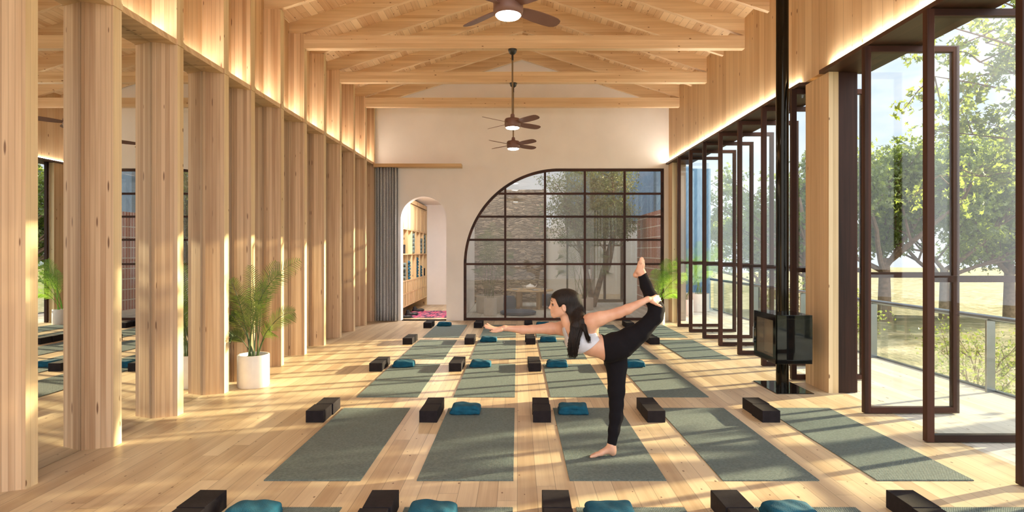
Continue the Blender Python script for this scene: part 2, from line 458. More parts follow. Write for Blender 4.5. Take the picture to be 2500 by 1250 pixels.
# ------------------------------------------------------------------ mesh helpers
class MB:
    """collects shapes in one bmesh; build() links it as ONE mesh object"""
    def __init__(s): s.b = bmesh.new()
    def box(s, x0, x1, y0, y1, z0, z1, bevel=0.0):
        r = bmesh.ops.create_cube(s.b, size=1.0)
        vs = r['verts']
        bmesh.ops.scale(s.b, vec=(x1 - x0, y1 - y0, z1 - z0), verts=vs)
        bmesh.ops.translate(s.b, vec=((x0 + x1) / 2, (y0 + y1) / 2, (z0 + z1) / 2), verts=vs)
        if bevel:
            es = {e for v in vs for e in v.link_edges}
            bmesh.ops.bevel(s.b, geom=list(es), offset=bevel, segments=2, affect='EDGES', profile=0.5)
        return s
    def tube(s, pts, r, seg=10, cap=True, flat=1.0):
        pts = [Vector(p) for p in pts]
        rs = r if isinstance(r, (list, tuple)) else [r] * len(pts)
        rings = []
        prev = None
        for i, p in enumerate(pts):
            d = (pts[min(i + 1, len(pts) - 1)] - pts[max(i - 1, 0)])
            d = d.normalized() if d.length > 1e-9 else Vector((0, 0, 1))
            if prev is None:
                up = Vector((0, 0, 1)) if abs(d.z) < 0.95 else Vector((1, 0, 0))
                a = d.cross(up).normalized()
            else:
                a = (prev - d * prev.dot(d)).normalized()
            prev = a
            c = d.cross(a)
            rings.append([s.b.verts.new(p + (a * math.cos(2 * PI * k / seg) + c * flat * math.sin(2 * PI * k / seg)) * rs[i]) for k in range(seg)])
        for i in range(len(rings) - 1):
            for k in range(seg):
                s.b.faces.new((rings[i][k], rings[i][(k + 1) % seg], rings[i + 1][(k + 1) % seg], rings[i + 1][k]))
        if cap:
            s.b.faces.new(list(reversed(rings[0]))); s.b.faces.new(rings[-1])
        return s
    def lathe(s, prof, seg=40, c=(0, 0, 0)):
        rings = []
        for (r, z) in prof:
            if r < 1e-6: rings.append([s.b.verts.new((c[0], c[1], c[2] + z))])
            else: rings.append([s.b.verts.new((c[0] + r * math.cos(2 * PI * k / seg), c[1] + r * math.sin(2 * PI * k / seg), c[2] + z)) for k in range(seg)])
        for i in range(len(rings) - 1):
            A, B = rings[i], rings[i + 1]
            for k in range(seg):
                k2 = (k + 1) % seg
                if len(A) == 1 and len(B) > 1: s.b.faces.new((A[0], B[k2], B[k]))
                elif len(B) == 1 and len(A) > 1: s.b.faces.new((A[k], A[k2], B[0]))
                elif len(A) > 1: s.b.faces.new((A[k], A[k2], B[k2], B[k]))
        return s
    def prism(s, poly, z0, z1):
        lo = [s.b.verts.new((x, y, z0)) for x, y in poly]
        hi = [s.b.verts.new((x, y, z1)) for x, y in poly]
        n = len(poly)
        s.b.faces.new(list(reversed(lo))); s.b.faces.new(hi)
        for i in range(n):
            s.b.faces.new((lo[i], lo[(i + 1) % n], hi[(i + 1) % n], hi[i]))
        return s
    def prism_y(s, poly, y0, y1):
        lo = [s.b.verts.new((x, y0, z)) for x, z in poly]
        hi = [s.b.verts.new((x, y1, z)) for x, z in poly]
        n = len(poly)
        s.b.faces.new(lo); s.b.faces.new(list(reversed(hi)))
        for i in range(n):
            s.b.faces.new((lo[(i + 1) % n], lo[i], hi[i], hi[(i + 1) % n]))
        return s
    def build(s, name, mat, parent=None, loc=None, smooth=False, rot=None):
        bmesh.ops.recalc_face_normals(s.b, faces=s.b.faces[:])
        me = bpy.data.meshes.new(name)
        s.b.to_mesh(me); s.b.free()
        me.materials.append(mat)
        if smooth:
            for p in me.polygons: p.use_smooth = True
            try: me.set_sharp_from_angle(angle=math.radians(40))
            except Exception: pass
        o = bpy.data.objects.new(name, me)
        COL.objects.link(o)
        if parent: o.parent = parent
        if loc: o.location = loc
        if rot: o.rotation_euler = rot
        return o

def tag(o, label=None, cat=None, group=None, kind=None):
    if label: o['label'] = label
    if cat: o['category'] = cat
    if group: o['group'] = group
    if kind: o['kind'] = kind
    return o
def empty(name, loc=(0, 0, 0), rz=0.0):
    o = bpy.data.objects.new(name, None)
    COL.objects.link(o); o.location = loc; o.rotation_euler = (0, 0, rz)
    o.empty_display_size = 0.1
    return o
def copy_tree(o, parent=None):
    c = o.copy(); COL.objects.link(c)
    c.parent = parent
    for ch in list(o.children):
        copy_tree(ch, c)
    return c
def struct(o): o['kind'] = 'structure'; return o

def outline(name, loops, y0, y1, mat):
    """a slab in the XZ plane with holes, from closed outlines"""
    cu = bpy.data.curves.new(name, 'CURVE'); cu.dimensions = '2D'; cu.fill_mode = 'BOTH'
    cu.extrude = (y1 - y0) / 2
    for lp in loops:
        sp = cu.splines.new('POLY'); sp.points.add(len(lp) - 1)
        for i, (x, z) in enumerate(lp): sp.points[i].co = (x, z, 0, 1)
        sp.use_cyclic_u = True
    tmp = bpy.data.objects.new('tmp', cu); COL.objects.link(tmp)
    dg = bpy.context.evaluated_depsgraph_get()
    me = bpy.data.meshes.new_from_object(tmp.evaluated_get(dg))
    bpy.data.objects.remove(tmp); bpy.data.curves.remove(cu)
    for v in me.vertices:
        x, z, d = v.co
        v.co = (x, (y0 + y1) / 2 - d, z)
    me.name = name; me.materials.clear(); me.materials.append(mat)
    o = bpy.data.objects.new(name, me); COL.objects.link(o)
    return o

# ------------------------------------------------------------------ the room
YB, YE = -0.9, 12.45                 # back opening behind the viewer, end wall
XL, XR = -3.215, 3.20                # inner faces of the lining
FIN_Y = [1.95, 2.76, 3.58, 4.36, 5.186, 6.017, 6.626, 7.461, 8.286, 9.13, 9.95, 10.78, 11.62, 12.33]
SLOPE, Z_EAVE, X_RIDGE = 0.32, 4.50, 0.10
Z_RIDGE = Z_EAVE + SLOPE * (XR - X_RIDGE)      # underside of the rafters at the ridge
RAFT = 0.24

def slab(name, mat, *boxes):
    m = MB()
    for b in boxes: m.box(*b)
    return struct(m.build(name, mat))

slab('floor', M['floor'], (-3.35, 3.36, YB, YE + 0.02, -0.12, 0.0), (-3.3, -1.3, YE + 0.02, 16.4, -0.12, 0.0))
slab('wall_left', M['lining_fine'], (-3.36, XL, YB, YE, 0.0, 4.95))
slab('wall_right', M['lining'], (XR, 3.36, YB, YE, 3.335, 4.95))
# roof lining: two sloping slabs
m = MB()
zt = Z_RIDGE + RAFT
xa, xb = -3.36, 3.36
za, zb = zt - SLOPE * (X_RIDGE - xa), zt - SLOPE * (xb - X_RIDGE)
m.prism_y([(xa, za), (X_RIDGE, zt), (xb, zb), (xb, zb + 0.1), (X_RIDGE, zt + 0.1), (xa, za + 0.1)], YB, YE)
struct(m.build('ceiling', M['deckboards']))

# end wall with an arched doorway and the quarter-arch window
WX0, WX1, WTOP, WR = -1.135, 3.10, 3.215, 2.03
def win_outline(inset=0.0):
    x0, x1, z1, r = WX0 + inset, WX1 - inset, WTOP - inset, WR - inset
    pts = [(x0, 0.0 + inset), (x1, 0.0 + inset), (x1, z1)]
    n = 40
    for i in range(n + 1):
        a = PI / 2 + (PI / 2) * i / n
        pts.append((x0 + r + r * math.cos(a), z1 - r + r * math.sin(a)))
    return pts
AX0, AX1, AZ = -2.46, -1.497, 2.62
ar = (AX1 - AX0) / 2
arch = [(AX0, 0.0), (AX1, 0.0)]
for i in range(33):
    a = PI * i / 32
    arch.append(((AX0 + AX1) / 2 + ar * math.cos(a), AZ - ar + ar * math.sin(a)))
outer = [(-3.36, -0.1), (3.36, -0.1), (3.36, zb + 0.1), (X_RIDGE, zt + 0.1), (-3.36, za + 0.1)]
# walls stand on the floor: open the holes right down to the floor line
win_hole = [(x, max(z, 0.0)) for x, z in win_outline(0.0)]
we = outline('wall_end', [outer, win_hole, arch], YE, YE + 0.25, M['plaster'])
struct(we)

# left side: trim shelf, fins, mirrors, light strips
m = MB(); ys = [YB] + FIN_Y
m.box(XL, -3.0, YB, YE, 3.27, 3.32)
struct(m.build('trim_1', M['beam']))
ordinal = ['first', 'second', 'third', 'fourth', 'fifth', 'sixth', 'seventh', 'eighth', 'ninth', 'tenth', 'eleventh', 'twelfth', 'thirteenth', 'fourteenth']
fin_lo = None
vis = 0
for i, y in enumerate(FIN_Y):
    if i < 2: continue
    if fin_lo is None:
        m = MB()
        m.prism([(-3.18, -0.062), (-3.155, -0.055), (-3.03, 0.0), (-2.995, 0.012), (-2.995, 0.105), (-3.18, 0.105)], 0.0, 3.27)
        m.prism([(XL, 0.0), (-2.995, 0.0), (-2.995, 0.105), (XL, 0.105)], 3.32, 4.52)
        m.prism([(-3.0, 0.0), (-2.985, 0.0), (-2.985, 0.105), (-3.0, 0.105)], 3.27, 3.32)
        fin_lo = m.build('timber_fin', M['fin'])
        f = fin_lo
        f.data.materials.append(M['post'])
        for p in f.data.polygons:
            if p.normal.x > 0.6 and p.center.x > -3.06: p.material_index = 1  # pale edge board; part of its tone is light put into the colour
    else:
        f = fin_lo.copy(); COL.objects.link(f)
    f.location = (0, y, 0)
    vis += 1
    d = ['nearest, cut by the left picture edge', 'second from the viewer', 'third from the viewer',
         'fourth from the viewer, before the palm', 'fifth, right behind the potted palm', 'sixth from the viewer',
         'seventh from the viewer', 'eighth from the viewer', 'fourth from the far end', 'third from the far end', 'second from the far end',
         'last one, by the grey curtain'][vis - 1]
    tag(f, 'tall spruce fin on the left wall, ' + d, 'timber fin', 'timber fins on the left wall')

led = None; mir = None
edges = [YB] + FIN_Y + [YE]
nb = 0
for i in range(len(edges) - 1):
    a = edges[i] + (0.105 if 0 < i else 0.0) + 0.003
    b = edges[i + 1] - (0.003 if i < len(edges) - 2 else 0.0)
    if b - a < 0.1: continue
    if i < 2:
        continue
    mm = MB().box(XL + 0.002, -3.18, a, b - 0.0615, 0.002, 3.268).build('mirror_panel', M['mirror'])
    ll = MB().box(-3.205, -3.175, a + 0.01, b - 0.01, 3.322, 3.332).build('light_strip', M['led'])
    nm = '%s bay from the viewer' % ordinal[i - 2]
    tag(mm, 'floor to shelf mirror between timber fins, ' + nm, 'mirror', 'mirrors between the fins')
    tag(ll, 'glowing warm light strip on the left shelf beam, ' + nm, 'light strip', 'light strips over the left shelf')

# tie beams and rafters
tie = None
names = {4.36: 'tie beam out of view that carries the nearest ceiling fan', 8.286: 'horizontal spruce tie beam nearest the viewer, its top fan canopy in the middle',
         9.95: 'horizontal spruce tie beam, middle one of three under the rafters', 11.62: 'farthest horizontal spruce tie beam, nearest the plaster end wall'}
for y, lb in names.items():
    m = MB().box(-2.994, XR - 0.002, 0.0, 0.105, 4.31, 4.49)
    o = m.build('tie_beam', M['beam'], loc=(0, y, 0))
    tag(o, lb, 'beam', 'tie beams')
rl = rr = None
k = 0
for y in FIN_Y[7:]:
    k += 1
    for side in (-1, 1):
        x1 = XL + 0.0 if side < 0 else XR
        ze = Z_RIDGE - SLOPE * abs(x1 - X_RIDGE)
        src = rl if side < 0 else rr
        if src is None:
            g = 0.0
            m = MB().prism_y([(x1, ze + (0.0 if side > 0 else 0.04)), (X_RIDGE, Z_RIDGE), (X_RIDGE, Z_RIDGE + RAFT), (x1, ze + RAFT)], 0.02, 0.085)
            o = m.build('rafter', M['beam'])
            if side < 0: rl = o
            else: rr = o
        else:
            o = src.copy(); COL.objects.link(o)
        o.location = (0, y, 0)
        w_ = ('nearest' if k == 1 else 'farthest' if k == 7 else ordinal[k - 1]) + (' one' if k in (1, 7) else ' one from the viewer')
        tag(o, 'sloping spruce roof rafter, %s on the %s slope' % (w_, 'left' if side < 0 else 'right'), 'rafter', 'roof rafters')

slab('wall_return', M['grey'], (3.362, 3.56, YE, YE + 0.25, 0.0, 3.33))
# right side: headers, posts, jambs
def header(n, y0, y1):
    m = MB().box(3.135, 3.63, y0, y1, 3.295, 3.333)
    return struct(m.build('trim_%d' % n, M['walnut_y']))
header(2, YB, 6.13)
header(3, 6.56, YE)
for (y0, y1, lb) in ((YB, 6.03, 'glowing warm strip on the walnut header over the nearest pivot doors'), (6.6, YE - 0.03, 'glowing warm strip on the walnut header over the far row of pivot doors')):
    o = MB().box(3.165, 3.19, y0 + 0.05, y1, 3.335, 3.345).build('light_strip', M['led'])
    tag(o, lb, 'light strip', 'light strips over the right headers')
def post(m):
    o = m.build('timber_post', M['post_face'])
    o.data.materials.append(M['post'])
    for p in o.data.polygons:
        if p.normal.y < -0.6: p.material_index = 1
    return o
m = MB().box(3.192, 3.292, 6.045, 6.53, 0.0, 3.294)
tag(post(m), 'broad spruce post behind the black stove between the door rows', 'post')
m = MB().box(3.192, 3.292, 12.16, YE - 0.002, 0.0, 3.294)
tag(post(m), 'spruce post in the far right corner beside the arched window', 'post')
# walnut jambs of the pivot door rows
for n, bx in ((4, (3.294, 3.415, 6.05, 6.14, 0.0, 3.293)), (5, (3.416, 3.50, 6.07, 6.16, 0.0, 3.293)), (6, (3.294, 3.35, 12.10, 12.155, 0.0, 3.293)),
              (7, (3.294, 3.42, 6.56, 6.60, 0.0, 3.293))):
    struct(MB().box(*bx).build('trim_%d' % n, M['walnut']))

# pivot doors standing open at right angles to the room
DX0, DX1, DT = 3.10, 3.945, 0.052
def make_door():
    r = empty('door_1')
    for x0, x1 in ((DX0, DX0 + 0.056), (DX1 - 0.056, DX1)):
        MB().box(x0, x1, 0, DT, 0.006, 3.288, 0.002).build('stile', M['walnut'], r)
    MB().box(DX0 + 0.056, DX1 - 0.056, 0, DT, 0.006, 0.06, 0.002).build('bottom_rail', M['walnut_h'], r)
    MB().box(DX0 + 0.056, DX1 - 0.056, 0, DT, 3.232, 3.288, 0.002).build('top_rail', M['walnut_h'], r)
    MB().box(DX0 + 0.056, DX1 - 0.056, 0.026, DT, 1.215, 1.265).build('middle_rail', M['walnut_h'], r)
    MB().box(DX0 + 0.056, DX1 - 0.056, 0.014, 0.022, 0.06, 3.232).build('glass_pane', M['glass'], r)
    MB().tube([(3.52, 0.026, -0.0), (3.52, 0.026, 0.008)], 0.015).build('pivot', M['steel'], r)
    return r
proto = make_door()
dn = 1
for y in (3.62, 4.46, 5.26, 6.66, 7.46, 8.27, 9.06, 9.84, 10.62, 11.38, 1.2, 2.0, 2.8):
    d = proto if dn == 1 else copy_tree(proto)
    d.name = 'door_%d' % dn
    d.location = (0, y, 0); struct(d)
    if y < 3: d['label'] = 'glazed pivot door beside the viewer'
    dn += 1

# the quarter-arch window
win = empty('window_1', (0, YE + 0.06, 0)); struct(win)
Y0, Y1 = -0.03, 0.03
fr = outline('frame', [win_outline(0.002), win_outline(0.055)], Y0, Y1, M['walnut_h']); fr.parent = win
def arch_z(x):      # top of the opening above x
    cx = WX0 + WR
    if x >= cx: return WTOP - 0.05
    return WTOP - WR + math.sqrt(max(0, (WR - 0.05) ** 2 - (x - cx) ** 2))
def arch_x(z):
    zc = WTOP - WR
    if z <= zc: return WX0 + 0.05
    return WX0 + WR - math.sqrt(max(0, (WR - 0.05) ** 2 - (z - zc) ** 2))
MX = [(px - 1263) / 115.1 for px in (1233.6, 1330.5, 1427.7, 1524.7)]
MZ = [EYE - (py - 616) / 115.1 for py in (473, 529, 585.5, 644.7)]
for x in MX:
    MB().box(x - 0.022, x + 0.022, Y0 + 0.004, Y1 - 0.004, 0.05, arch_z(x)).build('mullion', M['walnut'], win)
for z in MZ:
    MB().box(arch_x(z), WX1 - 0.05, Y0 + 0.008, Y1 - 0.008, z - 0.022, z + 0.022).build('glazing_bar', M['walnut_h'], win)
gp = outline('glass_pane', [win_outline(0.05)], -0.005, 0.005, M['glass_end']); gp.parent = win

# wooden curtain shelf and curtain on the end wall
tag(MB().box(-2.985, -1.16, YE - 0.22, YE, 3.215, 3.285, 0.003).build('pelmet_shelf', M['oak_h']), 'pale wooden shelf board on the plaster end wall above the curtain', 'shelf')
m = MB()
n = 160; rows = 12
grid = []
for j in range(rows + 1):
    z = 0.012 + (3.213 - 0.012) * j / rows
    row = []
    for i in range(n + 1):
        s = i / n
        x = -2.95 + 0.455 * s
        yy = YE - 0.12 + 0.045 * math.sin(s * 2 * PI * 7.5 + 0.5 * math.sin(3 * s * PI)) * (0.75 + 0.25 * math.sin(7 * s + 1)) + 0.006 * math.sin(j * 0.9 + s * 12)
        row.append(m.b.verts.new((x, yy, z)))
    grid.append(row)
for j in range(rows):
    for i in range(n):
        m.b.faces.new((grid[j][i], grid[j][i + 1], grid[j + 1][i + 1], grid[j + 1][i]))
cu = m.build('curtain', M['curtain'], smooth=True)
sm = cu.modifiers.new('thick', 'SOLIDIFY'); sm.thickness = 0.004
tag(cu, 'grey woven floor-length curtain drawn into the far left corner', 'curtain')

# ------------------------------------------------------------------ storage room beyond the arch
slab('wall_storage_end', M['plaster'], (-3.3, -1.2, 16.27, 16.4, 0.0, 2.75))
slab('wall_storage_right', M['plaster'], (-1.30, -1.18, YE + 0.25, 16.27, 0.0, 2.75))
slab('wall_storage_left', M['plaster'], (-3.3, -3.2, YE + 0.25, 16.27, 0.0, 2.75))
slab('ceiling_storage', M['plaster'], (-3.3, -1.18, YE + 0.25, 16.4, 2.75, 2.85))
st = empty('storage_shelf', (-2.49, 12.85, 0))
SY = [0.0, 0.57, 1.14, 1.70, 2.27, 2.84, 3.40]
T = 0.018
m = MB()
m.box(-0.45, 0.0, 0, T, 0.235, 2.70); m.box(-0.45, 0.0, 3.40 - T, 3.40, 0.0, 2.70)
m.box(-0.45, -0.43, T, 3.40 - T, 0.235, 2.70)
m.box(-0.45, 0.0, T, 3.40 - T, 2.60, 2.70)
m.build('carcass', M['oak'], st)
for z in (0.235, 0.52, 0.80, 1.40, 1.965, 2.56):
    MB().box(-0.43, 0.0, T, 3.40 - T, z - 0.011, z + 0.011).build('shelf_board', M['oak_h'], st)
for y in SY[1:-1]:
    MB().box(-0.43, 0.0, y - T / 2, y + T / 2, 0.811, 1.955).build('divider', M['oak'], st)
for y0, y1 in zip(SY[:-1], SY[1:]):
    d = MB().box(-0.02, 0.002, y0 + 0.012, y1 - 0.012, 1.98, 2.545, 0.002).build('cupboard_door', M['oak'], st)
    MB().box(0.002, 0.012, y0 + 0.012, y0 + 0.03, 1.98, 2.545).build('edge_pull', M['oak'], d)
for z0, z1 in ((0.25, 0.505), (0.535, 0.785)):
    for k in range(12):
        y0 = 0.02 + k * 0.28
        if y0 + 0.27 > 3.39: continue
        d = MB().box(-0.025, -0.008, y0, y0 + 0.262, z0, z1).build('drawer_front', M['oak'], st)
        MB().box(-0.008, 0.004, y0, y0 + 0.02, z0, z1).build('drawer_edge', M['oak'], d)
tag(st, 'oak storage wall with open compartments seen through the white arched doorway', 'shelf')
o = MB().lathe([(0, 2.70), (0.16, 2.70), (0.17, 2.715), (0.17, 2.75), (0, 2.75)], c=(-1.9, 13.12, 0)).build('ceiling_lamp', M['lamp_store'])
tag(o, 'round flush ceiling lamp in the storage room behind the arch', 'lamp')
rug = MB().box(-0.62, 0.62, -0.75, 0.75, 0.0, 0.008).build('rug', M['rug'], loc=(-1.97, 13.62, 0.001))
rug.location = (-1.95, 13.75, 0.001)
tag(rug, 'pink patterned rug on the floor behind the arched doorway', 'rug')

# ------------------------------------------------------------------ deck, balustrade, ground
slab('deck', M['deck'], (3.36, 5.02, YB, 17.0, -0.14, -0.004), (-1.18, 3.36, YE + 0.25, 17.0, -0.14, -0.004))
struct(bpy.data.objects['deck'])
rail = empty('balustrade', (4.94, 0, 0))
MB().tube([(-0.05, YB, 0.765), (-0.05, 14.9, 0.765)], 0.03, 14).build('handrail', M['steel'], rail, smooth=True)
for y in (0.1, 2.1, 4.1, 6.1, 8.1, 10.1, 12.1, 14.1):
    MB().box(-0.095, -0.005, y - 0.012, y + 0.012, -0.004, 0.742, 0.003).build('rail_post', M['steel'], rail)
MB().box(0.012, 0.024, YB, 14.9, 0.01, 0.73).build('glass_panel', M['glass_rail'], rail)
MB().box(0.0, 0.04, YB, 14.9, -0.004, 0.014).build('base_channel', M['steel'], rail)
tag(rail, 'steel handrail with glass panels along the edge of the outside deck', 'railing')

def height(x, y):
    d = math.hypot(x - 2, y)
    h = -0.95 + 0.35 * (noise.noise(Vector((x * 0.09, y * 0.09, 1.0)))) + 0.08 * noise.noise(Vector((x * 0.5, y * 0.5, 4.0)))
    fall = max(0.0, d - 26.0)
    h -= min(7.5, 0.035 * fall ** 1.35)
    if d > 95: h += min(6.0, (d - 95) * 0.055) * (0.7 + 0.5 * noise.noise(Vector((x * 0.02, y * 0.02, 0))))
    return h
m = MB()
N = 130
gx = [-60 + 260 * (i / N) ** 1.0 for i in range(N + 1)]
gy = [-60 + 260 * (i / N) for i in range(N + 1)]
vv = [[m.b.verts.new((x, y, height(x, y))) for x in gx] for y in gy]
for j in range(N):
    for i in range(N):
        if -8 < gx[i] < 3 and -6 < gy[j] < 18: pass
        m.b.faces.new((vv[j][i], vv[j][i + 1], vv[j + 1][i + 1], vv[j + 1][i]))
struct(m.build('ground', M['ground'], smooth=True))

# ------------------------------------------------------------------ courtyard
def wallthing(name, mat, boxes, label, cat='wall'):
    m = MB()
    for b in boxes: m.box(*b)
    return tag(m.build(name, mat), label, cat)
wallthing('stone_wall', M['stone'], [(-2.2, 0.84, 17.0, 17.4, -1.2, 3.25)], 'tall dry stone courtyard wall behind the arched window')
wallthing('rendered_wall', M['white'], [(0.85, 1.42, 17.1, 17.4, -1.2, 2.15)], 'bright white rendered wall between the stone wall and the glazed doors')
wallthing('brick_wall', M['redbrick'], [(3.37, 3.56, YE + 0.26, 16.6, -0.1, 2.45)], 'low red brick wall with pale joints right of the courtyard')
blu = empty('tiled_building', (0, 0, 0))
MB().box(3.58, 4.98, 15.2, 15.5, -1.2, 3.6).build('side_wall', M['bluetile'], blu)
MB().box(1.43, 5.0, 17.2, 17.5, 2.35, 3.95).build('upper_wall', M['bluetile'], blu)
MB().box(1.43, 4.6, 17.15, 17.22, 2.27, 2.36).build('lintel', M['walnut_h'], blu)
MB().box(3.1, 4.9, 17.2, 17.5, -1.2, 2.27).build('lower_wall', M['white'], blu)
tag(blu, 'blue herringbone tiled building across the courtyard', 'building')
gd = empty('glazed_door', (0, 17.25, 0))
for i, x in enumerate((1.45, 2.0, 2.55, 3.05)):
    MB().box(x - 0.035, x + 0.035, -0.05, 0.02, 0, 2.27).build('door_post', M['walnut'], gd)
MB().box(1.4, 3.1, -0.045, 0.015, 1.62, 1.67).build('door_rail', M['walnut_h'], gd)
MB().box(1.4, 3.1, -0.045, 0.015, 0.0, 0.07).build('door_rail', M['walnut_h'], gd)
MB().box(1.45, 3.05, -0.02, -0.012, 0.07, 2.27).build('glass_pane', M['glass_end'], gd)
tag(gd, 'walnut framed glazed door under the blue building across the courtyard', 'door')
wallthing('brick_pier', M['redbrick'], [(2.22, 2.32, 17.6, 17.9, -0.1, 2.3)], 'narrow red brick pier behind the courtyard glazed doors', 'pier')
wallthing('patio_wall', M['white'], [(1.2, 6.0, 20.5, 20.7, -1.2, 2.6)], 'pale wall beyond the courtyard glazed doors')
wallthing('patio', M['tableoak'], [(1.2, 4.0, 17.5, 20.5, -0.14, -0.01)], 'pale patio floor beyond the courtyard glazed doors', 'patio')

# ------------------------------------------------------------------ mats, blocks, blankets
MAT_W, MAT_L = 0.61, 1.735
COLX = [-1.60, -0.635, 0.33, 1.295, 2.27]
ROWY = [1.595, 3.72, 5.865, 7.95, 9.96]
def make_mat():
    m = MB()
    n = 61 * 4; ny = 10
    ys_ = [0.0, 0.008] + [MAT_L * q / 8 for q in range(1, 8)] + [MAT_L - 0.008, MAT_L]
    def z(i, j_in):
        return 0.0052 + (0.0008 if j_in else 0.0) + (0.0005 if j_in else -0.0038) * (1 if (i // 2) % 2 else 0)
    top = []
    for j in range(ny + 1):
        y = ys_[j]
        top.append([m.b.verts.new((MAT_W * i / n, y, z(i, 0 < j < ny))) for i in range(n + 1)])
    for j in range(ny):
        for i in range(n):
            m.b.faces.new((top[j][i], top[j][i + 1], top[j + 1][i + 1], top[j + 1][i]))
    lo = [[m.b.verts.new((MAT_W * i / n, y, 0.0)) for i in range(n + 1)] for y in (0.0, MAT_L)]
    for i in range(n):
        m.b.faces.new((lo[0][i], lo[0][i + 1], top[0][i + 1], top[0][i]))
        m.b.faces.new((top[-1][i], top[-1][i + 1], lo[1][i + 1], lo[1][i]))
    bot = (lo[0] + list(reversed(lo[1])))
    m.b.faces.new(list(reversed(bot)))
    m.b.faces.new([t[0] for t in top] + [lo[1][0], lo[0][0]])
    m.b.faces.new([t[-1] for t in reversed(top)] + [lo[0][-1], lo[1][-1]])
    return m.build('yoga_mat', M['mat'])
def make_block():
    m = MB().box(-0.076, 0.076, -0.114, 0.114, 0, 0.1, 0.003)
    return m.build('yoga_block', M['foam'])
rown = ['nearest row', 'second row', 'third row', 'fourth row', 'farthest row']
coln = ['leftmost', 'second from left', 'middle', 'second from right', 'rightmost']
coln4 = ['leftmost', 'second from left', 'third from left', 'rightmost']
mat0 = make_mat(); block0 = make_block()
first = [True, True]
random.seed(4)
for r, y in enumerate(ROWY):
    for c, x in enumerate(COLX):
        if r == 2 and c == 4: continue
        cn = coln4[c] if r == 2 else coln[c]
        o = mat0 if first[0] else mat0.copy()
        if not first[0]: COL.objects.link(o)
        first[0] = False
        o.location = (x, y, 0.0005)
        tag(o, 'grey-green ribbed yoga mat, %s in the %s' % (cn, rown[r]), 'yoga mat', 'yoga mats on the floor')
        for k in range(2):
            b = block0 if first[1] else block0.copy()
            if not first[1]: COL.objects.link(b)
            first[1] = False
            dx = random.uniform(-0.012, 0.012); rz = random.uniform(-0.03, 0.03)
            b.location = (x - 0.118 + (dx if k else 0), y + MAT_L - 0.345 + k * 0.238, 0.0)
            b.rotation_euler = (0, 0, rz)
            tag(b, 'black foam yoga block, %s at the %s mat, %s' % ('far one' if k else 'near one', cn, rown[r]), 'yoga block', 'yoga blocks beside the mats')

